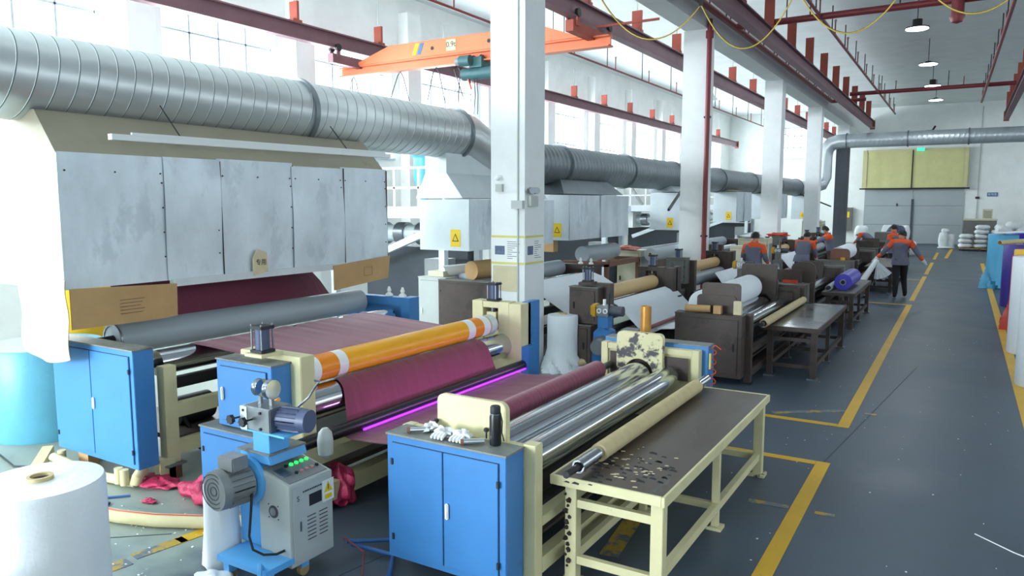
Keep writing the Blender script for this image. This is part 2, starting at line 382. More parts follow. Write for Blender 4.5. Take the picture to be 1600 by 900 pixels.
# ceiling of channel slabs, 1.3 m wide, resting on the crossbeams of the column line
ceiling = struct('ceiling', B(XW-.2, XR+.2, YN-.2, YF+.2, 7.95, 8.1), M_ceil)
def slab_mesh(x0, x1, z0, z1):
    m = MB(); pr = []
    for (ya, yb, dz0, dz1) in ((0, 2.58, .0, .12), (0, .13, -.32, .0), (2.45, 2.58, -.32, .0), (1.24, 1.34, -.2, 0)):
        m.add([(x0, ya, z0+dz0), (x1, ya, z1+dz0), (x1, yb, z1+dz0), (x0, yb, z0+dz0), (x0, ya, z0+dz1), (x1, ya, z1+dz1), (x1, yb, z1+dz1), (x0, yb, z0+dz1)],
              [(0, 1, 2, 3), (4, 5, 6, 7), (0, 1, 5, 4), (2, 3, 7, 6), (0, 3, 7, 4), (1, 2, 6, 5)])
    return m
for (x0, x1, z0, z1) in ((XW, -5.26, 7.22, 7.42), (-5.24, XR, 7.42, 7.76)):
    a = slab_mesh(x0, x1, z0, z1).build('slab', M_ceil, ceiling)
    for k in range(23):
        y = YN+k*2.6
        o = a if k == 0 else a.copy()
        if k: C.objects.link(o)
        o.location = (0, y, 0); o.location -= ceiling.location; o.location.z += 0
# fix: slab verts were offset by ceiling location already
for o in [x for x in bpy.data.objects if x.parent == ceiling]:
    o.location += Vector((ceiling.location.x, ceiling.location.y, 0))
# main beam on the column line, columns
struct('beam', B(-5.5, -5.0, YN, YF, 6.12, 7.16), M_col)
COLY = [8.88-7.87, 8.88, 16.8, 24.7, 32.15]
cols = []
for i, y in enumerate(COLY):
    c_ = struct('column', B(-5.53, -5.0, y-.26, y+.28, 0, 6.12), M_col, label='white square concrete column'); cols.append(c_)
c5 = struct('column', B(-5.53, -5.0, 40.1, 40.6, 0, 6.12), M_col, label='farthest column, dark slate below and white above')
B(-5.55, -4.98, 40.08, 40.62, 0, 5.2).build('dark_lower_part', M_slate, c5)  # dark box around the lower column, up to the white part
col1, col2, col3 = cols[1], cols[2], cols[3]
# things fixed to the near column
def socket(mb, x0, x1, y, z0, z1): return mb.box(x0, x1, y-.03, y, z0, z1)
y1 = 8.62
t = thing('emergency_light', (-4.97, y1+.15, 2.4), 'small white twin-head emergency light on the nearest column', 'lamp')
B(-5, -4.95, y1+.08, y1+.28, 2.30, 2.44).build('battery_box', M_grey, t)
for dy in (.08, .2): MB().cyl((-4.96, y1+dy, 2.51), (-4.9, y1+dy-.04, 2.51), .045, n=14).build('lamp_head', M_steel, t)
MB().tube([(-5.1, y1-.012, z) for z in (.75, 2, 3, 6.1)], .012, 8).build('cable_conduit', M_grey, label='thin grey conduit running down the nearest column', cat='conduit')
B(-5.17, -5.0, y1-.07, y1, 2.27, 2.38).build('junction_box', M_grey, label='small grey junction box on the conduit of the nearest column', cat='junction box')
for zz, nm in ((2.9, 'dome'),):
    t = thing('security_camera', (-5.4, y1, 2.62), 'small white camera bracket high on the nearest column', 'camera')
    B(-5.43, -5.33, y1-.05, y1, 2.5, 2.6).build('bracket', M_grey, t); MB().blob((-5.38, y1-.07, 2.68), .04, 0).build('camera_head', M_paper, t)
t = thing('socket_panel', (-5.1, y1, .62), 'grey socket box low on the nearest column', 'socket')
B(-5.2, -5.0, y1-.06, y1, .62, .80).build('socket_box', M_grey, t); B(-5.17, -5.1, y1-.07, y1-.06, .66, .76).build('cover', M_paper, t); B(-5.08, -5.03, y1-.07, y1-.06, .68, .74).build('switch', M_steel, t)
def notice(name, f, w_, h_, label, face):
    # face 'y': on the -y side at y; 'x': on the +x side
    t = thing(name, f, label, 'notice'); x, y, z = f
    def bx(a0, a1, z0, z1, d0, d1):
        return B(x+a0, x+a1, y-d1, y-d0, z+z0, z+z1) if face == 'y' else B(x+d0, x+d1, y+a0, y+a1, z+z0, z+z1)
    bx(0, w_, 0, h_, 0, .004).build('sheet', M_paper, t)
    bx(0, w_, h_, h_+.03, 0, .006).build('tape', M_ytape, t); bx(0, w_, -.03, 0, 0, .006).build('tape', M_ytape, t)
    bx(w_*.12, w_*.42, h_*.3, h_*.66, .004, .006).build('photo_print', M_photo, t)
    m = MB(); r = random.Random(len(label))
    for k in range(9):
        z0 = h_*(.15+.085*k); a0 = w_*.5; a1 = w_*(.6+.3*r.random())
        if face == 'y': m.box(x+a0, x+a1, y-.006, y-.004, z+z0, z+z0+.006)
        else: m.box(x+.004, x+.006, y+a0, y+a1, z+z0, z+z0+.006)
    m.build('print_lines', M_ink, t)
notice('notice_sheet', (-5.53, y1, 1.55), .52, .33, 'white notice with photo taped round the nearest column, side facing the blue machines', 'y')
notice('notice_sheet', (-5.0, y1+.01, 1.55), .50, .33, 'white notice with dark photo taped on the aisle side of the nearest column', 'x')
B(-5.5, -5.12, y1-.006, y1, 1.15, 1.50).build('faded_paper', M_kraft3, label='faded cream paper sheets stuck below the notice on the nearest column', cat='paper')
# red riser pipe on the second column
t = thing('fire_riser_pipe', (-4.93, 16.46, 0), 'red vertical sprinkler riser on the second column', 'pipe')
MB().tube([(-4.93, 16.46, 0), (-4.93, 16.46, 6.3)], .055, 12).build('riser', M_redpipe, t)
MB().cyl((-4.93, 16.46, 5.9), (-4.93, 16.46, 6.05), .085, n=12).build('coupling', M_redpipe, t)
for z in (1.6, 4.2): B(-5.0, -4.86, 16.42, 16.5, z, z+.04).build('pipe_clamp', M_iron, t)
# sprinkler mains
def main_pipe(label, p0, p1, r, hang=None, n=8, zt=7.1):
    t = thing('sprinkler_pipe', p0, label, 'pipe'); MB().tube([p0, p1], r, 10).build('pipe_run', M_redpipe, t)
    p0 = Vector(p0); p1 = Vector(p1)
    if hang:
        for k in range(hang):
            q = p0.lerp(p1, (k+.5)/hang); MB().tube([q, (q.x, q.y, zt)], .014, 6).build('hanger_rod', M_iron, t)
            if k % 1 == 0:
                q2 = p0.lerp(p1, (k+.72)/hang); MB().tube([q2, q2+Vector((0, 0, .35))], .016, 6).build('sprinkler_drop', M_redpipe, t); MB().cyl(q2+Vector((0, 0, .33)), q2+Vector((0, 0, .38)), .03, n=8).build('sprinkler_head', M_steel, t)
    return t
main_pipe('red cross pipe under the ceiling above the aisle, nearest', (-4.9, 18.4, 6.5), (9, 18.4, 6.55), .075, 6)
main_pipe('red cross pipe under the ceiling far down the aisle', (-4.0, 31.7, 6.5), (9, 31.7, 6.5), .075, 6)
main_pipe('thick red pipe running along the column line beam', (-4.87, 10, 6.47), (-4.87, 33.3, 6.47), .07, 14)
main_pipe('red sprinkler branch beside the crane rail over the aisle', (-3.0, 12, 6.5), (-3.0, 39.5, 6.48), .035, 12)
main_pipe('red sprinkler branch on the right over the aisle', (.75, 12, 6.5), (.35, 36, 6.4), .045, 12)
main_pipe('thin red sprinkler branch over the window bay', (-9.0, 8, 6.22), (-9.0, 46, 6.25), .028, 14)
main_pipe('short red pipe bend by the column beam', (-4.87, 33.3, 6.47), (-3.6, 33.3, 6.47), .07)
t = thing('pipe_valve', (.0, 18.2, 6.2), 'red capped pipe stub hanging from the nearest cross pipe', 'valve')
MB().cyl((-.35, 18.3, 6.15), (-.35, 18.3, 6.5), .12, n=14).build('stub', M_redpipe, t); MB().lathe((-.35, 18.3, 6.02), [(.02, 0), (.1, .03), (.14, .12), (.14, .16)], 14).build('end_cap', M_redpipe, t)

# crane rails with hangers
def rail(label, x, y0, y1, zb, zt, ys, m=M_rail, h=.34, mh=M_red):
    t = thing('crane_rail', (x, y0, zb), label, 'rail'); g = MB()
    g.box(x-.1, x+.1, y0, y1, zb, zb+.03); g.box(x-.1, x+.1, y0, y1, zb+h-.03, zb+h); g.box(x-.018, x+.018, y0, y1, zb+.03, zb+h-.03)
    g.build('rail_beam', m, t)
    for y in ys:
        B(x-.11, x+.11, y-.03, y+.03, zb+h, zt).build('hanger_plate', mh, t); MB().tube([(x, y, zt), (x, y, 7.1)], .014, 6).build('hanger_rod', M_grey, t); B(x-.1, x+.1, y-.12, y+.12, zb+h, zb+h+.05).build('hanger_foot', mh, t)
    B(x-.11, x+.11, y1, y1+.04, zb-.05, zb+h+.05).build('end_stop', mh, t)
    return t
rail('purple grey crane rail along the window wall', -12.2, 2, 47, 5.76, 6.52, [6.2+2.62*k for k in range(15)])
rail('brown crane rail left of the column line', -6.3, 3, 48, 5.70, 6.48, [5.3+2.6*k+.0 for k in range(16)])
rail('brown crane rail over the machines beside the aisle', -4.1, 6, 41.2, 6.02, 7.1, [7.9+2.6*k for k in range(13)])
rail('brown crane rail over the right of the aisle', 1.4, 10, 41.0, 6.1, 7.1, [13+2.6*k for k in range(11)])
# orange overhead crane
YC = 13.4
t = thing('overhead_crane', (-9.3, YC, 5.3), 'orange single girder overhead crane marked 0.9t', 'crane')
g = MB(); g.prism([(-12.25, 5.5), (-12.15, 5.56), (-11.2, 5.84), (-7.4, 5.84), (-6.55, 5.54), (-6.5, 5.5)], 'y', YC-.14, YC+.14); g.build('box_girder', M_orangep, t, bev=.01)
g = MB(); g.box(-12.76, -5.9, YC-.11, YC+.11, 5.29, 5.32); g.box(-12.76, -5.9, YC-.012, YC+.012, 5.32, 5.47); g.box(-12.76, -5.9, YC-.11, YC+.11, 5.47, 5.5); g.build('lower_flange_beam', M_orangep, t)
for x, mm in ((-12.2, M_rail), (-6.3, M_red)):
    e = B(x-.08, x+.08, YC-.95, YC+.75, 5.44, 5.64).build('end_carriage', mm, t)
    B(x-.05, x+.05, YC-.12, YC+.12, 5.5, 5.62).build('bracket', M_red, t)
    for dy in (-.8, .6):
        for sx in (-1, 1):
            MB().cyl((x+sx*.07, YC+dy, 5.78), (x+sx*.13, YC+dy, 5.78), .08, n=16).build('wheel', M_iron, t); B(x+sx*.1-.015, x+sx*.1+.015, YC+dy-.05, YC+dy+.05, 5.55, 5.8).build('wheel_plate', mm, t)
sg = B(-9.62, -9.38, YC-.15, YC-.141, 5.56, 5.79).build('load_sign', M_kraft3, t)
text('0.9t', .16, (-9.5, YC-.152, 5.685), (PI/2, 0, 0), M_ink, sg)
for x, mm, nm in ((-10.55, M_rollyel, 'stripe'), (-10.42, M_bsign, 'stripe')): MB().prism([(x, 5.56), (x+.1, 5.56), (x+.2, 5.8), (x+.1, 5.8)], 'y', YC-.146, YC-.14).build(nm, mm, t)
for x in (-10.0, -8.55): MB().cyl((x, YC-.15, 5.66), (x, YC-.13, 5.66), .04, n=14).build('hole_cover', M_ink, t)
MB().box(-6.2, -4.95, YC-.02, YC+.02, 5.66, 5.70).build('power_arm', M_red, t)
h = thing('electric_hoist', (-8.95, YC, 5.1), 'dark teal electric hoist hanging from the orange crane', 'hoist')
MB().cyl((-9.25, YC-.05, 5.05), (-8.5, YC-.05, 5.05), .13, n=20).build('drum_housing', M_teal, h)
MB().cyl((-9.15, YC-.3, 5.28), (-8.9, YC-.3, 5.28), .11, n=18).build('motor', M_teal, h); MB().cyl((-9.25, YC-.3, 5.28), (-9.15, YC-.3, 5.28), .08, n=18).build('motor_cap', M_motor, h)
B(-9.0, -8.7, YC-.2, YC+.2, 5.15, 5.36).build('trolley', M_teal, h)
for x in (-8.95, -8.75):
    for sy in (-1, 1): MB().cyl((x, YC+sy*.08, 5.36), (x, YC+sy*.13, 5.36), .05, n=14).build('wheel', M_iron, h)
MB().tube([(-9.1, YC-.1, 4.95), (-9.0, YC-.12, 4.72)], .02, 8).build('hook', M_rollred, h)
for k, x in enumerate((-9.05, -8.95, -8.88)): MB().tube([(x, YC-.1, 4.95), (x+.03, YC-.1, 4.6), (x-.03+.03*k, YC-.12, 4.2)], .008, 6).build('pendant_cable', M_cable, h)
for k, (x, dx) in enumerate(((-12.4, .2), (-11.0, .35), (-10.0, .25), (-9.45, -.15))):
    MB().tube([(x-dx, YC, 4.6), (x-.08, YC, 5.2), (x, YC, 5.28), (x+.08, YC, 5.15), (x+.5*dx+.1, YC, 4.5)], .01, 6).build('festoon_cable', M_iron, h)
# yellow festoon cables above the aisle
def sag(a, b, d, n=18): return [(a[0]+(b[0]-a[0])*i/n, a[1]+(b[1]-a[1])*i/n, a[2]+(b[2]-a[2])*i/n-d*4*(i/n)*(1-i/n)) for i in range(n+1)]
fz = 6.0
for k, (a, b, d, lb) in enumerate((((-5.95, 13, 6.1), (-4.06, 13, 5.72), .66, 'leftmost of the four sagging yellow cables, beside the crane end'), ((-4.06, 13, 5.72), (-2.5, 13, 5.75), .82, 'sagging yellow cable just right of the second column head'),
        ((-2.5, 13, 5.75), (-1.0, 13, 5.5), .64, 'sagging yellow cable left of the nearest hanging lamp'), ((-.65, 13, 5.5), (.6, 13, 5.45), .41, 'sagging yellow cable at the far right above the aisle'))):
    t = thing('festoon_cable', a, lb, 'cable', 'yellow festoon cables')
    MB().tube(sag(a, b, d), .011, 6).build('yellow_strand', M_ycable, t); MB().tube([(p[0], p[1]+.02, p[2]+.012) for p in sag(a, b, d)], .009, 6).build('black_strand', M_cable, t)
for k, x in enumerate((-5.95, -4.06, -2.5, -.95, .6)): B(x-.03, x+.03, 12.97, 13.03, (6.08, 5.7, 5.73, 5.48, 5.43)[k], 7.12).build('cable_hanger', M_iron, label='thin steel hanger at the %s of the yellow festoon cables' % ('crane end', 'second column head', 'middle joint', 'joint by the nearest lamp', 'outer end')[k], cat='hanger', group='festoon hangers')
# hanging lamps
for k, (x, y, z, lb) in enumerate(((-1.25, 21.4, 6.62, 'nearest'), (-1.22, 27.2, 6.66, 'second nearest'), (-1.25, 31.9, 6.62, 'third'), (-1.27, 36.3, 6.62, 'farthest'))):
    t = thing('high_bay_lamp', (x, y, z), 'round lit high bay lamp over the aisle, %s of the row of four' % lb, 'lamp', 'high bay lamps over the aisle')
    MB().lathe((x, y, z), [(.27, 0), (.27, .03), (.1, .06), (.08, .09)], 28).build('housing', M_iron, t)
    MB().lathe((x, y, z-.015), [(.25, 0), (.255, .014)], 28).build('diffuser', M_lamp, t)
    if k != 1 and k != 3: MB().cyl((x, y, z+.07), (x, y, z+.22), .11, n=16).build('heat_sink', M_iron, t)
    MB().tube([(x, y, z+.08), (x, y, 7.45)], .01, 6).build('hanging_rod', M_iron, t)
    l = bpy.data.lights.new('lamp_light', 'AREA'); l.shape = 'DISK'; l.size = .45; l.energy = 45; l.color = (.85, .93, 1)
    lo = bpy.data.objects.new('lamp_light', l); C.objects.link(lo); lo.location = (x, y, z-.03)
for x, y, z in ((-8.2, 15.4, 5.9), (-8.1, 27.6, 6.1)):
    t = thing('high_bay_lamp', (x, y, z), 'unlit grey bell lamp over the window bay, %s one' % ('nearer' if y < 20 else 'farther'), 'lamp', 'unlit bell lamps'); MB().lathe((x, y, z), [(.2, 0), (.18, .03), (.06, .16), (.03, .22)], 20).build('shade', M_galv2, t); MB().tube([(x, y, z+.2), (x, y, 7.2)], .01, 6).build('hanging_rod', M_iron, t)

# far wall fittings
gate = thing('door_1', (-2.7, YF, 0), None, None); gate['kind'] = 'structure'
for x0, x1 in ((-5.15, -2.62), (-2.56, -.05)):
    d = B(x0, x1, YF-.06, YF, .02, 3.3).build('door_leaf', M_door, gate)
    for z in (1.1, 2.2): B(x0+.05, x1-.05, YF-.068, YF-.06, z, z+.015).build('seam', M_slate, d)
B(-2.66, -2.54, YF-.12, YF-.05, 0, 2.6).build('centre_post', M_slate, gate); MB().tube([(-3.4, YF-.1, 2.2), (-3.4, YF-.1, 2.35)], .03, 8).build('handle', M_iron, gate)
t = thing('roller_curtain', (-2.7, YF-.3, 3.2), 'wide sand coloured roller curtain above the far gate', 'curtain')
def cf(u, v): return (-5.3+5.4*u, YF-.35+.006*math.sin(u*40), 3.25+2.2*v)
MB().grid(cf, 60, 8).build('curtain_cloth', M_shutter, t)
MB().box(-5.42, .2, YF-.4, YF-.3, 3.16, 3.24).build('bottom_bar', M_iron, t)
for x in (-5.25, -.12): MB().grid(lambda u, v, x=x: (x+.18*u, YF-.38, 3.25+2.2*v), 2, 2).build('edge_band', M_shutter2, t)
MB().box(-5.1, -.2, YF-.38, YF-.36, 5.32, 5.46).build('top_band', M_shutter2, t); B(-2.72, -2.66, YF-.39, YF-.37, 3.2, 5.4).build('pull_cord', M_iron, t)
t = B(-2.5, -2.12, YF-.5, YF-.45, 5.33, 5.5).build('exit_sign', M_greensg, label='small lit green exit sign above the far gate', cat='sign')
t = thing('wall_sign', (1.28, YF, 2.7), 'small blue wall sign with white characters on the far wall', 'sign')
B(1.05, 1.55, YF-.03, YF, 2.73, 2.95).build('plate', M_bsign, t); text('配电室', .14, (1.3, YF-.035, 2.84), (PI/2, 0, 0), M_paper, t)
t = thing('wall_fan', (-1.8, YF-.35, 6.4), 'dark wall fan high on the far wall', 'fan'); MB().cyl((-1.8, YF, 6.45), (-1.8, YF-.3, 6.45), .05, n=10).build('arm', M_iron, t)
for k in range(3): MB().box(-1.85, -1.75, YF-.33, YF-.3, 6.45, 6.75, Matrix.Rotation(2*PI*k/3+.5, 3, 'Y'), (-1.8, YF-.31, 6.45)).build('blade', M_iron, t)
MB().tube([(.6, YF-.04, 7.7), (.6, YF-.04, 1.3)], .02, 6).build('cable_conduit', M_grey, label='thin vertical conduit on the far wall beside the gate', cat='conduit')
for z in (1.35, 2.6): B(.5, .7, YF-.09, YF, z, z+.12).build('switch_box', M_iron, label='small black switch box on the far wall conduit, %s one' % ('lower' if z < 2 else 'upper'), cat='switch box', group='far wall switch boxes')
B(-6.5, -6.3, YF-.05, YF, 0, 7.2).build('trim_1', M_wall, kind='structure')
t = thing('electric_cabinet', (-6.0, YF, 0), 'brown electric panel with yellow sticker left of the far gate', 'cabinet'); B(-6.27, -5.75, YF-.32, YF-.012, .7, 2.1).build('body', M_dark2, t); B(-6.2, -5.9, YF-.33, YF-.32, 1.5, 1.85).build('sticker', M_warn, t)

# ---------------------------------------------------------------- spiral ducts
def spiral(mb, p0, p1, r, pitch=.168, n=40, ridge=.0035):
    p0 = Vector(p0); p1 = Vector(p1); d = p1-p0; L = d.length; d.normalize(); a = d.cross(Vector((0, 0, 1))); a = a.normalized() if a.length > .01 else Vector((1, 0, 0)); b = a.cross(d)
    st = []; k = 0
    while k*pitch < L:
        for q, rr in ((0, r+ridge), (.055, r+ridge), (.075, r), (.98, r)):
            if (k+q)*pitch < L: st.append(((k+q)*pitch, rr, q == 0))
        k += 1
    st.append((L, r, False)); vs = []; fs = []
    for t_, rr, _ in st:
        for i in range(n):
            th = 2*PI*i/n; tt = min(L, max(0, t_+pitch*.5*math.sin(th)*.9)) if 0 < t_ < L else t_
            vs.append(p0+d*tt+(a*math.cos(th)+b*math.sin(th))*rr)
    for j in range(len(st)-1):
        for i in range(n): fs.append((j*n+i, j*n+(i+1) % n, (j+1)*n+(i+1) % n, (j+1)*n+i))
    mb.add(vs, fs); mb.m = [int(st[f[0]//n][2]) for f in mb.f]
    return mb
def flange(p, d, r, w_=.06):
    p = Vector(p); d = Vector(d).normalized(); return MB().pipe(p-d*w_/2, p+d*w_/2, r+.035, r-.01, 40)
DX, DR = -6.93, .375
duct = thing('spiral_duct', (DX, 4, 3.4), 'large zinc spiral exhaust duct above the hoods, near run with elbow', 'duct')
for y0, y1 in ((-4, 0.5), (.5, 6.45), (6.45, 9.7)): spiral(MB(), (DX, y0, 3.42), (DX, y1, 3.42), DR).build('duct_section', [M_duct, M_seam], duct); flange((DX, y1, 3.42), (0, 1, 0), DR).build('flange', M_ductd, duct)
MB().tube([(DX, 9.7, 3.42), (DX, 9.95, 3.40), (DX, 10.3, 3.28), (DX, 10.65, 3.17), (DX, 10.95, 3.10), (DX, 11.3, 3.09)], DR, 32).build('elbow', M_duct, duct); flange((DX, 11.3, 3.09), (0, 1, 0), DR).build('flange', M_ductd, duct)
duct2 = thing('spiral_duct', (DX, 20, 3.1), 'long dusty grey duct run behind the columns down to the far wall', 'duct')
ys = [11.3, 13.2, 16.5, 19.9, 24.2, 28.5, 33, 37.5]
for a_, b_ in zip(ys, ys[1:]): spiral(MB(), (DX, a_, 3.09), (DX, b_, 3.09), DR, .16, 32, .002).build('duct_section', [M_ductd, M_seam], duct2); flange((DX, b_, 3.09), (0, 1, 0), DR).build('flange', M_ductd, duct2)
# riser elbow and the duct crossing before the far wall
d3 = thing('spiral_duct', (-5.9, 39.4, 3), 'duct rising beside the farthest column and crossing before the far wall', 'duct')
MB().tube([(DX, 37.5, 3.09), (DX+.1, 38.2, 3.09), (DX+.45, 38.9, 3.12), (-6.05, 39.3, 3.3), (-5.95, 39.4, 3.6), (-5.95, 39.4, 4.6), (-5.9, 39.4, 4.95), (-5.7, 39.4, 5.2), (-5.4, 39.4, 5.3), (-5.0, 39.4, 5.32)], .34, 28).build('elbow', M_ductl, d3)
flange((-5.0, 39.4, 5.32), (1, 0, 0), .34).build('flange', M_ductd, d3)
for a_, b_ in ((-5.0, -2.4), (-2.4, 0), (0, 2.6), (2.6, 6)): spiral(MB(), (a_, 39.4, 5.32), (b_, 39.4, 5.32), .34, .2, 28, .0008).build('duct_section', [M_ductl, M_ductl], d3); flange((b_, 39.4, 5.32), (1, 0, 0), .34).build('flange', M_ductd, d3)

# ---------------------------------------------------------------- exhaust hoods
def screws(mb, pts, x): 
    for y, z in pts: mb.cyl((x, y, z), (x+.006, y, z), .008, n=6)
def hood(x, y0, y1, z0, z1, depth, cuts, label, face, side, taper, zt, detail=True, inset=.28, warn=True, group=None, neck=0):
    t = thing('exhaust_hood', (x, y0, z0), label, 'hood', group)
    g = MB(); g.box(x-depth, x-.02, y0+.01, y1, z0+.02, z1); g.build('hood_box', side, t)
    g = MB(); g.box(x-depth-.005, x-.0, y0-.008, y0+.012, z0, z1); 
    g.build('side_panel', side, t)
    cs = [y0]+cuts+[y1]; r = random.Random(int(y0*10))
    for a, b in zip(cs, cs[1:]):
        dz = r.uniform(-.03, .04) if detail else 0; dx = (.0, .014)[cs.index(a) % 2]
        p = MB(); p.grid(lambda u, v, a=a, b=b, dz=dz, dx=dx: (x+dx+.006+.008*math.sin(v*5+a), a-.01+(b-a+.02)*u, z0+(z1+dz-z0)*v), 4, 6)
        p.grid(lambda u, v, a=a, b=b, dz=dz, dx=dx: (x+dx-.004+.008*math.sin(v*5+a), a-.01+(b-a+.02)*u, z0+(z1+dz-z0)*v), 4, 6)
        pp = p.build('front_panel', face, t)
        if detail:
            q = MB(); screws(q, [(yy, z1-.14) for yy in (a+.04, (a+b)/2, b-.04)]+[(b-.03, z0+(z1-z0)*k/5) for k in range(1, 5)], x+.016); q.build('screws', M_iron, pp, kind='stuff'); B(x+dx+.0, x+dx+.012, b+.008, b+.014, z0, z1).build('lap_gap', M_iron, pp)
    # tapered transition up to the duct
    xm, ym0, ym1, zz = x-depth/2, y0+inset, y1-inset, zt
    base = [(x-depth, y0, z1), (x-.02, y0, z1), (x-.02, y1, z1), (x-depth, y1, z1)]
    nw = .2 if neck else .28
    tp = [(DX-nw, ym0, zz), (DX+nw, ym0, zz), (DX+nw, ym1, zz), (DX-nw, ym1, zz)]
    if neck: B(DX-nw, DX+nw, ym0, ym1, zz, neck).build('neck', taper, t)
    if warn: base = [(x-depth-.06, y0-.03, z1+.02), (x-.1, y0-.03, z1+.02), (x-.1, y1, z1+.02), (x-depth-.06, y1, z1+.02)]
    MB().add(base+tp, [(0, 1, 2, 3), (4, 5, 6, 7), (0, 1, 5, 4), (1, 2, 6, 5), (2, 3, 7, 6), (3, 0, 4, 7)]).build('transition_cone', taper, t)
    if warn:
        s_ = B(x-.34, x-.16, y0-.012, y0-.008, z0+.06, z0+.32).build('warning_sticker', M_warn, t)
        MB().prism([(x-.31, z0+.14), (x-.19, z0+.14), (x-.25, z0+.26)], 'y', y0-.014, y0-.012).build('triangle', M_ink, s_)
        MB().prism([(x-.29, z0+.152), (x-.21, z0+.152), (x-.25, z0+.235)], 'y', y0-.0155, y0-.014).build('triangle_fill', M_warn, s_)
    return t
h1 = hood(-6.3, 3.33, 7.34, 1.63, 2.75, 1.25, [4.26, 4.85, 5.79, 6.56], 'large hood of patched galvanised panels over the nearest laminator', M_galv, M_galv2, M_tan, 3.12, True, .02, False)
# folded sheet seam marks on the first hood, lower rail
B(-6.34, -6.26, 4.3, 7.3, 1.57, 1.64).build('lower_rail', M_galv2, h1)
hood(-6.3, 9.22, 11.85, 1.63, 2.40, .92, [10.5], 'white sided hood with steep cone left of the nearest column', M_galv, M_galv2, M_galv2, 2.8, False, .02, neck=3.1)
hood(-6.3, 12.52, 15.33, 1.65, 2.50, .9, [13.9], 'grey hood with yellow sticker right of the nearest column', M_galv, M_galv2, M_ductd, 2.8, False, .3)
hood(-6.3, 18.85, 21.5, 1.65, 2.62, .8, [20.2], 'pale hood just left of the second column', M_galv, M_galv2, M_galv2, 2.8, False, .3)
hood(-6.3, 24.5, 26.4, 1.75, 2.72, .75, [25.4], 'grey hood between the second and third columns, nearer one', M_galv, M_galv2, M_tan, 2.8, False, .3)
hood(-6.3, 29.5, 32.5, 1.75, 2.72, .75, [31], 'far grey hood next to the third column', M_galv, M_galv2, M_tan, 2.8, False, .3)
hood(-6.3, 37.5, 39.5, 1.6, 2.7, .75, [38.5], 'farthest hood, near the slate column', M_galv, M_galv2, M_tan, 2.8, False, .3)
# cardboard flaps hanging on the first hood
def flap(label, pts, m, x, wavy=.01):
    return MB().prism(pts, 'x', x, x+.008).build('cardboard_flap', m, label=label, cat='cardboard')
f1 = flap('brown cardboard strip hanging under the near end of the large hood', [(3.33, 1.64), (4.31, 1.60), (4.30, 1.30), (4.1, 1.29), (3.33, 1.30)], M_kraft2, -6.255)
q = MB()
for k in range(5): q.box(-6.246, -6.245, 3.75, 3.98-.02*(k % 3), 1.50-.03*k, 1.506-.03*k)
q.build('print_lines', M_brown, f1)
f2 = flap('brown cardboard piece under the far end of the large hood', [(6.34, 1.62), (7.34, 1.68), (7.30, 1.40), (6.34, 1.33)], M_kraft2, -6.255)
q = MB(); q.box(-6.246, -6.245, 6.85, 7.0, 1.46, 1.465); q.box(-6.246, -6.245, 6.85, 7.0, 1.56, 1.565); q.box(-6.246, -6.245, 6.85, 6.855, 1.46, 1.565); q.box(-6.246, -6.245, 6.995, 7.0, 1.46, 1.565); q.build('print_lines', M_brown, f2)
def fl(u, v): return (-6.98+.76*u+.03*(v-.5)*0, 3.295-.012*math.sin(u*14)-.01*math.sin(v*9), 1.06+.66*v-(.07*math.sin(PI*u) if v < .1 else 0)+.03*(1-u)*(v < .1))
MB().grid(fl, 16, 10).grid(lambda u, v: (fl(u, v)[0], fl(u, v)[1]+.006, fl(u, v)[2]), 16, 10).build('cardboard_flap', M_kraft3, label='bleached cardboard sheet hanging from the end face of the large hood', cat='cardboard')
t = thing('paper_tag', (-6.25, 5.27, 1.7), 'small kraft paper tag stuck on the large hood panels', 'tag')
MB().prism([(5.2, 1.60), (5.38, 1.63), (5.37, 1.83), (5.26, 1.87), (5.2, 1.78)], 'x', -6.27, -6.245).build('paper', M_kraft3, t)
text('专用', .07, (-6.243, 5.29, 1.73), (PI/2, 0, PI/2), M_ink, t)
t = thing('tube_light_casing', (-6.2, 5.5, 2.9), 'long slim white lamp casing hanging below the big duct', 'lamp')
MB().beam((-6.2, 3.72, 2.90), (-6.2, 7.3, 2.93), .06, .05).build('casing', M_tube, t); MB().beam((-6.18, 3.9, 2.935), (-6.18, 7.2, 2.965), .025, .025).build('tube', M_tube, t)
for y in (4.4, 6.6): MB().tube([(-6.2, y, 2.93), (-6.5, y, 3.25)], .006, 5).build('hanging_wire', M_iron, t)
for n, (a, b) in enumerate((((-6.3, 19.0, 2.7), (-5.6, 16, 2.2)), ((-6.4, 36, 2.75), (-5.6, 39.5, 2.2)))): MB().beam(a, b, .05).build('duct_brace', M_iron, label=('dark diagonal brace under the duct near the second column', 'dark diagonal brace under the duct at the far end')[n], cat='brace')
# wire tangle beside the second hood
g = MB(); r = random.Random(5)
for k in range(9):
    cy, cz = 10.0+r.uniform(-.1, .12), 2.2+r.uniform(-.15, .15); ra, rb = r.uniform(.06, .16), r.uniform(.14, .32)
    g.tube([(-6.22+r.uniform(-.02, .03), cy+ra*math.cos(a_*.6), cz+rb*math.sin(a_*.6)) for a_ in range(12)], .006, 5)
g.build('wire_tangle', M_tangle, label='tangled grey wires hanging beside the nearest column', cat='wire', kind='stuff')

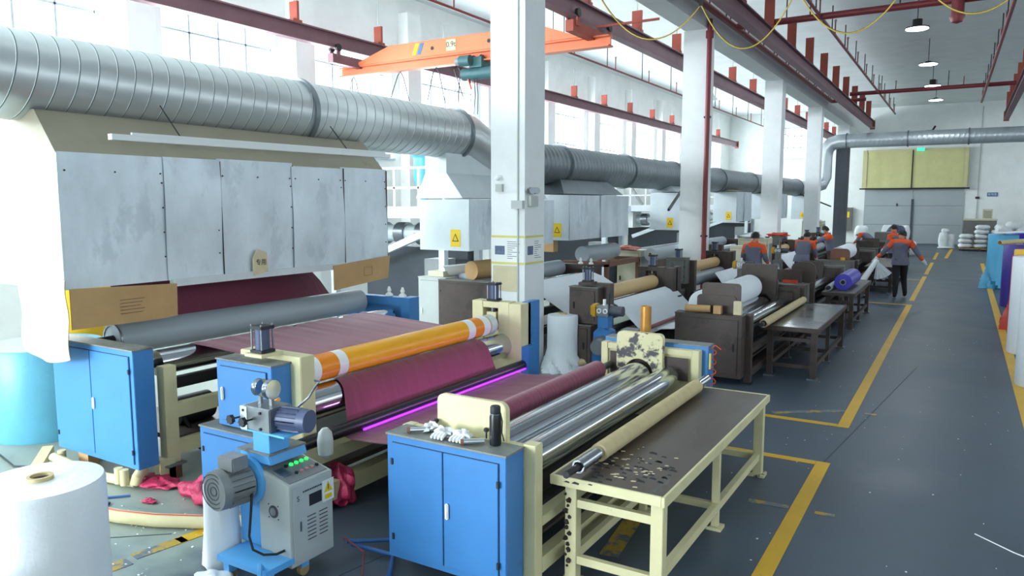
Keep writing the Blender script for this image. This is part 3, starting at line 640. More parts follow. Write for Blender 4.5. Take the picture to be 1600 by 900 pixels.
# ---------------------------------------------------------------- cabinet with doors
def cabinet(t, x0, x1, y0, y1, z0, z1, m, doors, mtop=None, hside=None, frame=.045, name='cabinet_body'):
    b = B(x0, x1, y0, y1, z0, z1).build(name, m, t, bev=.004)
    if mtop: B(x0-.005, x1+.005, y0-.008, y1, z1, z1+.012).build('cabinet_top', mtop, t)
    n = doors; w_ = (x1-x0-2*frame)/n
    for k in range(n):
        a = x0+frame+k*w_+.004; c = a+w_-.008
        d = B(a, c, y0-.012, y0-.001, z0+frame, z1-frame).build('door', m, t, bev=.003)
        gap = B(a-.004, c+.004, y0-.003, y0-.0005, z0+frame-.004, z1-frame+.004).build('door_gap', M_ink, t)
        lx = (c-.05 if (k == 0 and n == 1 and hside != 'l') else a+.03)
        if not (n == 2 and k == 0):
            h_ = MB().box(lx-.012, lx+.012, y0-.03, y0-.012, (z0+z1)/2-.05, (z0+z1)/2+.05).build('handle', M_paper if m in (M_blue, M_grey) else M_iron, d, bev=.006)
        hy = c if (n == 2 and k == 1) else (a if not (n == 1 and hside == 'l') else c)
        for zz in (z0+frame+.1, z1-frame-.12): B(hy-.006, hy+.008, y0-.02, y0-.011, zz-.02, zz+.02).build('hinge', M_ink, d)
    return b
def roller(mb, x, z, y0, y1, r, n=40): return mb.cyl((x, y0, z), (x, y1, z), r, n=n)
def rplate(x0, x1, z0, z1, y0, y1, rad=.05, arc=None):
    pts = []
    if arc:      # circular cut-out in the lower edge
        cx, cr = arc
        pts += [(x0, z0)]+[(cx-cr*math.cos(PI*k/14), z0+cr*math.sin(PI*k/14)) for k in range(15)]+[(x1, z0)]
    else: pts += [(x0, z0), (x1, z0)]
    pts += [(x1-rad+rad*math.cos(PI/2*k/6), z1-rad+rad*math.sin(PI/2*k/6)) for k in range(7)]
    pts += [(x0+rad-rad*math.sin(PI/2*k/6), z1-rad+rad*math.cos(PI/2*k/6)) for k in range(7)]
    return MB().prism(pts, 'y', y0, y1)

def winder(ox, oy, label, P, front_roll=True, doors=2):
    body, frame, top, yoke, farb = P
    t = thing('winding_machine', (ox-.45, oy+1.8, 0), label, 'machine')
    X = lambda v: ox+v; Y_ = lambda v: oy+v
    cabinet(t, X(-.88), X(0), Y_(0), Y_(.2), .1, .90, body, doors, top)
    g = MB()
    for a, b, c, d in ((-.01, .075, .0, .92), (-.93, -.86, 0, .9)): g.box(X(a), X(b), Y_(.21), Y_(.30), c, d)
    g.box(X(-.87), X(0), Y_(.214), Y_(.296), .84, .896); g.box(X(-.87), X(0), Y_(.214), Y_(.296), .1, .2)
    g.build('end_frame', frame, t, bev=.004)
    rplate(X(-.66), X(-.14), .86, 1.14, Y_(.235), Y_(.275)).build('yoke_plate', yoke[0], t, bev=.003)
    g = MB()
    g.box(X(-.9), X(-.83), Y_(3.3), Y_(3.4), 0, .96); g.box(X(.03), X(.10), Y_(3.3), Y_(3.4), 0, .96)
    g.box(X(-.84), X(.04), Y_(3.304), Y_(3.396), .90, .956); g.box(X(-.84), X(.04), Y_(3.304), Y_(3.396), .1, .2); g.box(X(-.84), X(.04), Y_(3.33), Y_(3.39), .19, .91)
    g.build('end_frame', [frame], t, bev=.004)
    B(X(-.8), X(0), Y_(3.296), Y_(3.3), .66, .88).build('recess_shade_plate', M_dark, t)  # dark plate put in for the shade inside the frame opening
    rplate(X(-.70), X(-.23), .70, 1.10, Y_(3.22), Y_(3.29), .05, (X(-.47), .145)).build('yoke_plate', yoke[1], t, bev=.003)
    B(X(-.9), X(.16), Y_(3.4), Y_(3.58), .12, .99).build('cabinet_body', farb, t, bev=.005)
    B(X(-.9), X(.16), Y_(3.4), Y_(3.58), .99, 1.0).build('cabinet_top', top, t)
    for x, z, r in ((-.47, .685, .135), (-.17, .69, .115)):
        q = roller(MB(), X(x), z, Y_(.31), Y_(3.2), r, 48).build('steel_roller', M_chrome, t)
        roller(MB(), X(x), z, Y_(.2), Y_(3.3), r*.4, 16).build('shaft', M_steel, q)
    roller(MB(), X(-.325), .53, Y_(.31), Y_(3.25), .07, 24).build('drive_roller', M_steel, t)
    roller(MB(), X(-.80), .74, Y_(.25), Y_(3.32), .035, 20).build('guide_shaft', M_steel, t)
    for x, z0, z1 in ((.035, .1, .2), (.035, .40, .46), (-.89, .1, .2), (-.89, .5, .56)):
        B(X(x-.04), X(x+.04), Y_(.3), Y_(3.3), z0, z1).build('side_beam', frame, t)
    B(X(-.8), X(.0), Y_(.4), Y_(3.2), .28, .30).build('dark_fill_plate', M_dark, t)  # added dark plate that fills the space below the rollers
    MB().cyl((X(-.2), Y_(.5), .33), (X(-.2), Y_(3.1), .33), .05, n=16).build('drive_shaft', M_iron, t)
    for a in (-.89, .035):
        for b in (.25, 3.35): B(X(a-.06), X(a+.06), Y_(b-.06), Y_(b+.06), 0, .02).build('foot_plate', M_iron, t)
    return t
def table(x0, x1, y0, y1, z, label, mtop, mfr, mid=2):
    t = thing('work_table', ((x0+x1)/2, (y0+y1)/2, 0), label, 'table')
    B(x0, x1, y0, y1, z-.025, z-.004).build('table_top', mtop, t)
    g = MB(); e = .02
    for a in ((x0-e, x0, y0-e, y1+e), (x1, x1+e, y0-e, y1+e), (x0, x1, y0-e, y0), (x0, x1, y1, y1+e)): g.box(*a, z-.06, z)
    g.build('edge_frame', mfr, t, bev=.003)
    lw = .075; ly = [y0+.03+(y1-y0-.06-lw)*k/mid for k in range(mid+1)]
    for x in (x0+.06, x1-lw-.005):
        for k, y in enumerate(ly):
            w2 = lw if k in (0, mid) else .05
            l = B(x, x+w2, y, y+w2, .02, z-.06).build('leg', mfr, t, bev=.003); B(x-.03, x+w2+.03, y-.03, y+w2+.03, 0, .022).build('foot_pad', M_creamw if mfr is M_cream else M_steel, l)
        B(x+.01, x+.055, ly[0]+lw, ly[-1], .14, .20).build('stretcher', mfr, t, bev=.002)
        B(x+.01, x+.05, ly[0]+lw, ly[-1], z-.13, z-.06).build('apron', mfr, t)
    for y in ly: 
        B(x0+.06+lw, x1-lw-.005, y+.01, y+.05, .14, .19).build('stretcher', mfr, t); B(x0+.06+lw, x1-lw-.005, y+.01, y+.05, z-.2, z-.15).build('cross_rail', mfr, t)
    return t
def air_cylinder(t, x, y, z, h=.2, r=.052, m=None):
    c = MB().cyl((x, y, z+.02), (x, y, z+h-.02), r, n=20).build('air_cylinder', m or M_bmotor, t)
    for a, b in ((z, z+.025), (z+h-.025, z+h)): B(x-r-.012, x+r+.012, y-r-.012, y+r+.012, a, b).build('end_cap', M_ink, c, bev=.004)
    for sx in (-1, 1):
        for sy in (-1, 1): MB().cyl((x+sx*r, y+sy*r, z), (x+sx*r, y+sy*r, z+h+.012), .007, n=6).build('tie_rod', M_steel, c)
    return c
def coater(ox, oy, label, P, sleeve, lower, L=3.3, lamp=True, cyls=True, noz=0, cw=.6):
    body, frame, top = P; t = thing('coating_machine', (ox-.3, oy+1.7, 0), label, 'machine')
    X = lambda v: ox+v; Y_ = lambda v: oy+v
    cabinet(t, X(-cw), X(0), Y_(.02), Y_(.2), .68+noz, 1.18+noz, body, 1, top, 'l')
    cabinet(t, X(-cw-.15), X(-.08), Y_(-.04), Y_(.2), .10, .655, body, 1, top, 'r')
    g = MB(); g.box(X(-cw+.05), X(.10), Y_(.2), Y_(.34), .0, 1.23); g.build('end_frame', frame, t, bev=.005)
    B(X(-.29), X(-.11), Y_(.03), Y_(.23), 1.232, 1.255).build('cylinder_base', frame, t)
    if cyls: air_cylinder(t, X(-.2), Y_(.12), 1.255)
    g = MB(); y0, y1 = Y_(L), Y_(L+.16)
    g.box(X(-.50), X(-.36), y0, y1, 0, 1.27); g.box(X(-.16), X(-.02), y0, y1, 0, 1.27); g.box(X(-.37), X(-.15), y0+.004, y1-.004, 1.2, 1.266); g.box(X(-.37), X(-.15), y0+.04, y1-.004, 0.01, .95)
    g.build('end_frame', frame, t, bev=.004)
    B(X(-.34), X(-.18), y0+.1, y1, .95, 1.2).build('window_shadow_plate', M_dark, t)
    b_ = B(X(-.32), X(-.2), y0+.02, y0+.1, 1.0, 1.15).build('bearing_block', frame, t)
    MB().cyl((X(-.26), y0+.05, 1.1), (X(-.26), y0+.05, 1.27), .018, n=10).build('piston_rod', M_steel, b_)
    if cyls: air_cylinder(t, X(-.26), y0+.08, 1.27)
    B(X(-.02), X(.13), y0, y1+.06, 0, 1.26).build('frame_cheek', frame, t, bev=.004); B(X(.05), X(.13), y0+.16, y1+.26, .3, 1.27).build('cabinet_body', body, t, bev=.004)
    B(X(-.1), X(.22), y0+.02, y1+.05, .12, .80).build('side_cabinet', body, t, bev=.004)
    # rollers
    segs, mats = sleeve; rz = 1.04
    g = MB(); 
    for k, (a, b, mi) in enumerate(segs): g.mtl(mi); g.cyl((X(-.18), Y_(a), rz), (X(-.18), Y_(b), rz), .108, n=40)
    s_ = g.build('pressure_roller', mats, t); roller(MB(), X(-.18), rz, Y_(.3), Y_(L+.02), .03, 16).build('shaft', M_steel, s_)
    roller(MB(), X(-.12), .79, Y_(.35), Y_(L), .135, 48).build('steel_roller', lower, t)
    roller(MB(), X(.14), .60, Y_(.0), Y_(L+.15), .05, 28).build('guide_roller', M_black, t)
    if lamp: roller(MB(), X(.19), .566, Y_(.75), Y_(L), .011, 12).build('lamp_tube', M_uv, t)
    for x, z0, z1 in ((.12, .1, .24), (.0, .36, .46), (-.5, .1, .24)): B(X(x-.06), X(x+.06), Y_(.34), Y_(L), z0, z1).build('side_beam', frame, t)
    B(X(-.45), X(.05), Y_(.4), Y_(L), .26, .3).build('dark_fill_plate', M_dark, t)  # added dark filler below the roller pair
    return t
def laminator(ox, oy, label, P, roll, L=3.6, doors=2):
    body, frame, top = P; t = thing('laminating_machine', (ox-.6, oy+1.9, 0), label, 'machine')
    X = lambda v: ox+v; Y_ = lambda v: oy+v
    cabinet(t, X(-1.2), X(0), Y_(0), Y_(.18), .18, 1.16, body, doors, top)
    B(X(-.13), X(-.03), Y_(.28), Y_(.4), .14, .98).build('post', frame, t, bev=.004); B(X(-.18), X(.02), Y_(.24), Y_(.42), .125, .14).build('post_plate', M_steel, t)
    B(X(-.14), X(-.02), Y_(.28), Y_(.40), 0, .125).build('foot_block', M_brown, t)
    g = MB(); g.box(X(-1.18), X(-.30), Y_(.2), Y_(.34), .2, .95); g.build('end_frame', frame, t)
    for x in (-1.15, -.1): B(X(x), X(x+.08), Y_(.2), Y_(.34), 0, .2).build('leg', frame, t)
    s_ = roller(MB(), X(-1.02), 1.09, Y_(.45), Y_(3.72), .148, 48).build('rubber_roller', roll, t)
    MB().pipe((X(-1.02), Y_(.44), 1.09), (X(-1.02), Y_(.46), 1.09), .15, .135, 40).build('roller_rim', M_steel, s_); roller(MB(), X(-1.02), 1.09, Y_(.25), Y_(3.8), .045, 16).build('shaft', M_iron, s_)
    s_ = roller(MB(), X(-.5), .92, Y_(.52), Y_(3.7), .115, 48).build('steel_roller', M_chrome, t); roller(MB(), X(-.5), .92, Y_(.3), Y_(3.8), .04, 16).build('shaft', M_iron, s_)
    B(X(-.45), X(-.38), Y_(.5), Y_(3.75), .68, .78).build('scraper_bar', M_iron, t); B(X(-.40), X(-.34), Y_(.46), Y_(.52), .5, .82).build('bracket', M_iron, t)
    g = MB(); g.box(X(-1.24), X(-.23), Y_(3.764), Y_(3.896), 1.06, 1.166); g.box(X(-.36), X(-.22), Y_(3.76), Y_(3.96), 0, 1.17); g.box(X(-1.25), X(-1.1), Y_(3.76), Y_(3.9), 0, 1.17); g.box(X(-1.11), X(-.35), Y_(3.82), Y_(3.89), .2, 1.07)
    g.build('end_frame', body, t, bev=.004)
    for k in (0, 1):
        b_ = MB().lathe((X(-.6+.22*k), Y_(3.83), 1.17), [(.05, 0), (.05, .02), (.02, .05), (.03, .07), (.012, .12)], 12).build('bearing_cap', M_paper, t)
    for z0 in (.2, .52): B(X(-.12), X(-.04), Y_(.4), Y_(3.76), z0, z0+.12).build('side_beam', frame, t)
    m = MB().cyl((X(-.42), Y_(.62), .46), (X(-.42), Y_(.98), .46), .13, n=24).build('motor', M_ink, t); B(X(-.5), X(-.34), Y_(.7), Y_(.9), .2, .34).build('motor_foot', M_ink, m)
    MB().tube([(X(-.3), Y_(.6), .5), (X(-.22), Y_(.65), .3), (X(-.25), Y_(.75), .12), (X(-.1), Y_(.9), .02)], .02, 8).build('cable', M_cable, t)
    B(X(-1.1), X(-.1), Y_(.4), Y_(3.7), .3, .34).build('dark_fill_plate', M_dark, t)  # added dark filler between the end frames
    return t

PB = (M_blue, M_cream, M_top)
PD = (M_dark, M_dark, M_dark2)
PG = (M_dark2, M_dark, M_dark2)
# ================= first row (blue machines)
WX, WY = -2.15, 3.5
win1 = winder(WX, WY, 'blue cabinet winder with three long rollers beside the near cream table', (M_blue, M_cream, M_top, (M_cream, M_creamw), M_blue))
tab1 = table(-2.05, -1.36, 3.90, 6.52, .70, 'cream framed work table with worn brown top beside the aisle, nearest', M_tabletop, M_cream)
q = MB(); r = random.Random(2)
for k in range(46):
    x, y = r.uniform(-1.95, -1.5), r.gauss(4.25, .14); a = r.uniform(.008, .035); q.prism([(x, y), (x+a, y+a*.2), (x+a*.9, y+a*.6), (x+a*.2, y+a*.5)], 'z', .696, .699)
q.build('paint_flakes', M_kraft3, tab1, kind='stuff')
q = MB()
for k in range(60):
    x, y = r.uniform(-1.95, -1.45), r.gauss(4.2, .16); a = r.uniform(.02, .06); q.prism([(x, y), (x+a, y-a*.1), (x+a*.8, y+a*.4), (x+a*.1, y+a*.6)], 'z', .696, .6975)
q.build('dark_stains', M_ink, tab1, kind='stuff')
g = MB()
for k in range(14):
    z = .12+.035*k; g.blob((-1.972+.014*math.sin(k*2.3), 3.928, z), .008+.009*abs(math.sin(k*1.7)), .3, k, 8, 6)
g.build('weld_scorch', M_scorch, tab1)
# kraft tube on steel shaft lying on the table
t = thing('core_tube', (-1.9, 5.2, .7), 'kraft tube on a steel shaft lying along the near table', 'tube')
MB().pipe((-1.90, 4.22, .765), (-1.90, 6.25, .765), .058, .042, 28).build('kraft_tube', M_kraft, t); MB().pipe((-1.90, 3.92, .765), (-1.90, 6.55, .765), .041, .03, 24).build('steel_shaft', M_chrome, t); MB().cyl((-1.9, 3.76, .765), (-1.9, 3.95, .765), .022, n=14).build('inner_shaft', M_iron, t)
l = bpy.data.lights.new('violet_fill_light', 'AREA'); l.shape = 'RECTANGLE'; l.size = .03; l.size_y = 2.4; l.energy = 1.8; l.color = (.75, .25, 1)  # added unseen violet light beside the tube, for the glow on the web
lo = bpy.data.objects.new('violet_fill_light', l); C.objects.link(lo); lo.location = (-3.86, 5.55, .62); lo.rotation_euler = (0, math.radians(122), 0)
mar = MB(); roller(mar, WX-.80, .74, WY+.42, WY+3.0, .088, 40); mar.build('fabric_roll', M_maroon, label='maroon fabric roll building up on the back shaft of the near winder', cat='roll')
coat1 = coater(-4.15, 3.55, 'blue coating machine with orange yellow roller and purple lamp', PB,
    ([(.42, .47, 2), (.47, .50, 0), (.50, .58, 2), (.58, .78, 1), (.78, .88, 2), (.88, 2.62, 0), (2.62, 2.74, 2), (2.74, 2.9, 1), (2.9, 3.02, 2), (3.02, 3.05, 3), (3.05, 3.16, 4)], [M_yellow, M_orange, M_paper, M_kraft, M_galv]), M_chrome)
lam1 = laminator(-5.62, 3.45, 'blue cabinet laminator with long grey roller under the large hood', PB, M_greyrub)
# maroon webs
ya, yb = 4.62, 6.72
arc = lambda cx, cz, r_, a0, a1, n=8: [(cx+r_*math.cos(math.radians(a0+(a1-a0)*k/n)), cz+r_*math.sin(math.radians(a0+(a1-a0)*k/n))) for k in range(n+1)]
MB().sheet([(-7.45, 1.62), (-7.1, 1.35), (-6.85, 1.1)], 4.3, 6.95, .004, 40, .003, 4).build('fabric_web', M_maroon, label='maroon fabric coming down behind the long grey roller', cat='fabric')
pr = arc(-6.12, .92, .12, 160, 75, 6)+[(-5.95+.15*k, 1.035-.008*k) for k in range(11)]
def tw(prof, a0, a1, b0, b1, amp, seed):     # web whose near edge shifts from a0 to a1
    n = len(prof)-1; rnd = random.Random(seed); ph = [rnd.random()*6 for _ in range(4)]
    def mk(off):
        def fn(u, v):
            i = min(n, int(round(u*n))); x, z = prof[i]; y = (a0+(a1-a0)*u)*(1-v)+(b0+(b1-b0)*u)*v
            return (x, y, z+off+amp*math.sin(PI*u)*(math.sin(v*44+ph[0]+u)+.7*math.sin(v*83+ph[1])+.5*math.sin(v*19+ph[2]+2*u)))
        return fn
    return MB().grid(mk(0), n, 90).grid(mk(-.004), n, 90)
tw(pr, 4.35, 4.35, 6.7, 6.7, .0035, 2).build('fabric_web', M_maroon, label='wrinkled maroon fabric between the grey roller and the orange yellow roller', cat='fabric')
pr2 = arc(-4.27, .79, .147, 100, 17.5, 8)+[(-4.27+.147*.954+(.072)*k/8, .79+.147*.3-(.225)*k/8) for k in range(1, 9)]
tw(pr2, 4.32, 4.22, 6.35, 6.42, .003, 3).build('fabric_web', M_maroon, label='maroon fabric sloping from the steel roller to the black roller', cat='fabric')
pr3 = [(-4.05, .545), (-3.9, .54), (-3.6, .57), (-3.3, .61), (-3.02, .655), (-2.95, .66)]
tw(pr3, 4.15, 4.0, 6.75, 6.6, .002, 9).build('fabric_web', M_maroon, label='flat maroon fabric running under the black roller to the near winder', cat='fabric')

# items on the winder cabinet
ZT = .913
t = thing('vacuum_flask', (-2.31, 3.64, ZT), 'black steel vacuum flask standing on the blue winder cabinet', 'bottle')
MB().lathe((-2.31, 3.64, ZT), [(.034, 0), (.036, .01), (.036, .17), (.030, .19)], 28).build('bottle_body', M_black, t); MB().lathe((-2.31, 3.64, ZT+.19), [(.031, 0), (.032, .008), (.031, .04), (.026, .047)], 28).build('cap', M_ink, t); MB().lathe((-2.31, 3.64, ZT+.186), [(.0325, 0), (.0325, .006)], 28).build('chrome_ring', M_chrome, t)
MB().tube([(-2.275, 3.64, ZT+.2), (-2.262, 3.64, ZT+.15), (-2.265, 3.64, ZT+.08), (-2.25, 3.64, ZT+.03)], .004, 6).build('strap', M_ink, t)
for k, (x, y, lb) in enumerate(((-2.66, 3.60, 'crumpled white cotton glove in the middle of the blue winder cabinet'), (-2.53, 3.61, 'crumpled white cotton glove beside the loose shaft stub on the blue winder cabinet'))):
    g = MB().blob((x, y, ZT+.03), .05, .35, k+3, 16, 10, .6, (1.2, .9))
    for f in range(4): g.tube([(x-.03+.02*f, y-.03, ZT+.03), (x-.035+.024*f, y-.065, ZT+.022), (x-.035+.026*f, y-.085, ZT+.014)], [.012, .012, .008], 6)
    g.build('work_glove', M_glove, label=lb, cat='glove')
MB().blob((-2.8, 3.66, ZT+.025), .05, .5, 12, 16, 10, .5).build('plastic_wrap', M_white, label='wad of clear plastic wrap on the blue winder cabinet', cat='wrap')
for k, (x, y) in enumerate(((-2.86, 3.58), (-2.44, 3.56))):
    t = thing('shaft_stub', (x, y, ZT), ('short steel shaft stub at the outer end of the winder cabinet top', 'short steel shaft stub next to the black flask')[k], 'shaft')
    MB().cyl((x-.03, y-.03, ZT+.02), (x+.07, y+.05, ZT+.02), .018, n=16).build('shaft', M_chrome, t); MB().cyl((x-.04, y-.04, ZT+.02), (x-.025, y-.028, ZT+.02), .018, n=16).build('end_face', M_brown, t)
for x in (-2.8, -2.42):
    g = MB(); g.cyl((x, 3.71, ZT), (x, 3.71, ZT+.04), .005, n=8); g.lathe((x, 3.71, ZT+.04), [(.008, 0), (.017, .008), (.017, .02), (.01, .026)], 10); g.build('clamp_knob', M_ink, win1)
# far end items
t = thing('core_tube', (-2.72, 7.35, .9), 'upright brown cardboard core behind the scraped yoke plate', 'tube'); MB().pipe((-2.72, 7.16, 1.0), (-2.72, 7.16, 1.3), .055, .045, 24).build('tube_wall', M_brass, t)
g = MB(); g.tube([(-1.97+.03*math.sin(k*.8), 6.98+.03*math.cos(k*.8), .95-.012*k) for k in range(34)], .006, 6); g.tube([(-2.0, 6.95, .95), (-1.95, 6.98, 1.0), (-1.9, 7.0, .96)], .006, 6)
g.build('air_hose', M_orcoil, label='orange coiled air hose hanging at the far end of the near winder', cat='hose')
B(-1.985, -1.97, 6.9, 6.93, .78, .93).build('marker_pen', M_ytape, win1)

# ================= motor stand and control box beside the coater
t = thing('drive_stand', (-3.6, 3.1, 0), 'light blue drive stand on casters with gearbox and two motors', 'stand')
B(-3.86, -3.41, 2.84, 3.22, .13, .17).build('base_plate', M_bluel, t, bev=.004)
for x in (-3.80, -3.46):
    for y in (2.89, 3.17):
        c_ = B(x-.025, x+.025, y-.03, y+.03, .06, .13).build('caster', M_bluel, t); MB().cyl((x-.015, y, .04), (x+.015, y, .04), .04, n=18).build('wheel', M_wood, c_)
B(-3.90, -3.70, 3.06, 3.3, .17, .70).build('pedestal', M_bluel, t, bev=.006)
MB().prism([(-3.93, .60), (-3.71, .60), (-3.71, .715), (-3.59, .72), (-3.61, .785), (-3.87, .785)], 'y', 3.06, 3.36).build('gear_housing', M_bluel, t, bev=.006)
B(-3.88, -3.58, 3.04, 3.34, .785, .797).build('top_plate', M_top, t)
B(-3.75, -3.60, 3.06, 3.22, .79, .945).build('neck', M_bluel, t, bev=.003); B(-3.78, -3.40, 3.0, 3.24, .94, .952).build('top_plate', M_bluel, t)
gb = B(-3.76, -3.52, 3.0, 3.18, .952, 1.10).build('gearbox', M_steel, t, bev=.006)
B(-3.78, -3.72, 2.995, 3.185, .948, 1.094).build('gearbox_flange', M_galv2, gb)
for x, z in ((-3.75, .97), (-3.75, 1.07), (-3.60, .97), (-3.60, 1.07)): MB().cyl((x, 2.99, z), (x, 3.0, z), .009, n=6).build('bolt', M_ink, gb)
for x in (-3.79, -3.68):
    MB().cyl((x, 2.94, 1.02), (x, 3.0, 1.02), .006, n=8).build('knob_stem', M_ink, gb)
    MB().prism([(x+(.03 if k % 2 else .024)*math.cos(2*PI*k/14), 1.02+(.03 if k % 2 else .024)*math.sin(2*PI*k/14)) for k in range(14)], 'y', 2.92, 2.945).build('star_knob', M_ink, gb)
for x, rr in ((-3.70, .055), (-3.60, .06)):
    b_ = B(x-.012, x+.012, 3.08, 3.1, 1.09, 1.2).build('roller_bracket', M_steel, gb); MB().lathe((0, 0, 0), [(rr, 0), (.02, .035), (.02, .04)], 28)
    MB().cyl((x-.02, 3.09, 1.2), (x+.0, 3.09, 1.2), rr, .02, n=28).build('cone_wheel', M_chrome, gb); MB().cyl((x+.0, 3.09, 1.2), (x+.02, 3.09, 1.2), .02, rr, n=28).build('cone_wheel', M_chrome, gb)
def motor(t, p0, d, r, L, m, fins=16, box=True, capm=None):
    p0 = Vector(p0); d = Vector(d).normalized(); a = d.cross(Vector((0, 0, 1))).normalized(); b = a.cross(d); p1 = p0+d*L
    mo = MB().cyl(p0, p1, r, n=32).build('motor', m, t)
    g = MB()
    for k in range(fins):
        th = 2*PI*k/fins; e = a*math.cos(th)+b*math.sin(th); g.beam(p0+d*L*.08+e*(r+.006), p0+d*L*.9+e*(r+.006), .006, .02) if False else g.add([p0+d*L*.08+e*r*.98+x_ for x_ in (-a*.002, a*.002)]+[p0+d*L*.9+e*r*.98+x_ for x_ in (a*.002, -a*.002)]+[p0+d*L*.08+e*(r+.014)+x_ for x_ in (-a*.002, a*.002)]+[p0+d*L*.9+e*(r+.014)+x_ for x_ in (a*.002, -a*.002)], [(0, 1, 2, 3), (4, 5, 6, 7), (0, 1, 5, 4), (1, 2, 6, 5), (2, 3, 7, 6), (3, 0, 4, 7)])
    g.build('cooling_fins', m, mo)
    MB().cyl(p1-d*.005, p1+d*L*.28, r+.012, (r+.008), n=32).build('fan_cover', capm or m, mo)
    return mo, p1+d*L*.28
mo, e = motor(t, (-3.53, 3.09, 1.03), (1, .18, 0), .062, .17, M_bmotor)
mo, e = motor(t, (-3.78, 3.02, .60), (-.12, -1, .0), .115, .17, M_motor, 22)
for k in range(4):
    rr = .028+.026*k; g = MB(); c_ = Vector(e)+Vector((-.0004, -.004, 0)); g.pipe(c_, c_-Vector((0, .003, 0)), rr+.003, rr-.003, 32); g.build('grille_ring', M_slate, mo)
B(-3.84, -3.70, 2.86, 2.98, .715, .80).build('terminal_box', M_motor, mo, bev=.006)
MB().pipe((-3.78, 3.02, .6), (-3.78, 3.05, .6), .155, .1, 32).build('mounting_flange', M_bluel, t); 
MB().tube([(-3.68, 2.98, .56), (-3.66, 2.95, .45), (-3.66, 2.93, .3), (-3.63, 2.93, .22), (-3.57, 2.96, .19), (-3.5, 3.0, .195), (-3.47, 3.04, .21)], .008, 8).build('power_cable', M_cable, t)
MB().tube([(-3.46, 2.86, .17), (-3.44, 2.82, .22), (-3.42, 2.80, .16), (-3.41, 2.8, .06)], .014, 8).build('locking_lever', M_bluel, t)
# bent wire hook in front of the yellow roller
MB().tube([(-3.62, 3.3, 1.02), (-3.55, 3.35, 1.10), (-3.52, 3.38, 1.17), (-3.5, 3.4, 1.20), (-3.53, 3.38, 1.205)], .007, 8).build('guide_hook', M_steel, t)
cb = thing('control_box', (-3.56, 3.25, .1), 'grey control box with lit green buttons and warning sticker on the drive stand', 'control box')
R = (-3.69, -3.415, 3.04, 3.40)
MB().prism([(R[0], .171), (R[0]+.1, .171), (R[0]+.1, .10), (R[1], .10), (R[1], .625), (R[0], .69)], 'y', R[2], R[3]).build('housing', M_grey, cb, bev=.004)
# sloping console
nz = Vector((.065, 0, .27)).normalized()
def onp(u, v, h=.003): # u along y 0..1, v from front to back
    x = R[1]+(R[0]-R[1])*v; z = .625+.065*v; return Vector((x, R[2]+(R[3]-R[2])*u, z))+nz*h
MB().add([onp(.06, .08, .001), onp(.94, .08, .001), onp(.94, .9, .001), onp(.06, .9, .001)]+[onp(.06, .08, .005), onp(.94, .08, .005), onp(.94, .9, .005), onp(.06, .9, .005)], [(0, 1, 2, 3), (4, 5, 6, 7), (0, 1, 5, 4), (1, 2, 6, 5), (2, 3, 7, 6), (3, 0, 4, 7)]).build('console_plate', M_motor, cb)
for k in range(5): 
    p = onp(.40+.12*k, .68); MB().cyl(p, p+nz*.012, .013, n=16).build('button', M_green if k else M_ink, cb)
for k in range(5):
    p = onp(.40+.12*k, .34); MB().cyl(p, p+nz*.012, .012, n=16).build('button', M_redb if 0 < k < 4 else M_ink, cb)
MB().add([onp(.12, .35, .004), onp(.3, .35, .004), onp(.3, .68, .004), onp(.12, .68, .004)]+[onp(.12, .35, .012), onp(.3, .35, .012), onp(.3, .68, .012), onp(.12, .68, .012)], [(0, 1, 2, 3), (4, 5, 6, 7), (0, 1, 5, 4), (1, 2, 6, 5), (2, 3, 7, 6), (3, 0, 4, 7)]).build('meter', M_steel, cb)
fx = R[1]
fd = B(fx, fx+.008, R[2]+.02, R[3]-.02, .13, .605).build('front_door', M_grey, cb, bev=.002)
for c_ in (0, 1):
    for k in range(7): B(fx+.008, fx+.012, R[2]+.13+.1*c_, R[2]+.2+.1*c_, .24+.025*k, .245+.025*k).build('vent_slot', M_slate, fd)
B(fx+.008, fx+.010, R[2]+.15, R[2]+.255, .455, .53).build('name_plate', M_ink, fd)
st = B(fx+.010, fx+.012, R[2]+.26, R[2]+.36, .44, .58).build('warning_sticker', M_paper, fd)
MB().prism([(R[2]+.275, .50), (R[2]+.345, .50), (R[2]+.31, .57)], 'x', fx+.012, fx+.0135).build('warning_triangle', M_warn, st) if False else MB().prism([(R[2]+.275, .50), (R[2]+.345, .50), (R[2]+.31, .57)], 'x', fx+.012, fx+.0135).build('warning_triangle', M_warn, cb)
B(fx+.0135, fx+.0145, R[2]+.307, R[2]+.313, .515, .55).build('warning_mark', M_ink, cb); B(fx+.012, fx+.0135, R[2]+.28, R[2]+.34, .455, .485).build('warning_strip', M_warn, cb)
g = MB(); r = random.Random(1)
for k in range(16): g.box(fx+.008, fx+.0095, R[2]+.10+.0145*k, R[2]+.108+.0145*k+r.uniform(0, .003), .558-.0*k, .568)
g.build('lettering', M_ink, fd)
text('S', .045, (fx+.0095, R[2]+.06, .53), (PI/2, 0, PI/2), M_ink, fd, 'emblem')
B(fx+.008, fx+.014, R[2]+.07, R[2]+.08, .32, .38).build('door_lock', M_steel, fd)
fn = MB().cyl((-3.56, R[2]-.004, .44), (-3.56, R[2]+.002, .44), .04, n=28).build('fan_grille', M_slate, cb); MB().cyl((-3.56, R[2]-.007, .44), (-3.56, R[2]-.004, .44), .026, n=28).build('fan_hub', M_steel, fn)
for sx in (-1, 1):
    for sz in (-1, 1): MB().cyl((-3.56+sx*.042, R[2]-.004, .44+sz*.042), (-3.56+sx*.042, R[2], .44+sz*.042), .004, n=6).build('screw', M_ink, fn)
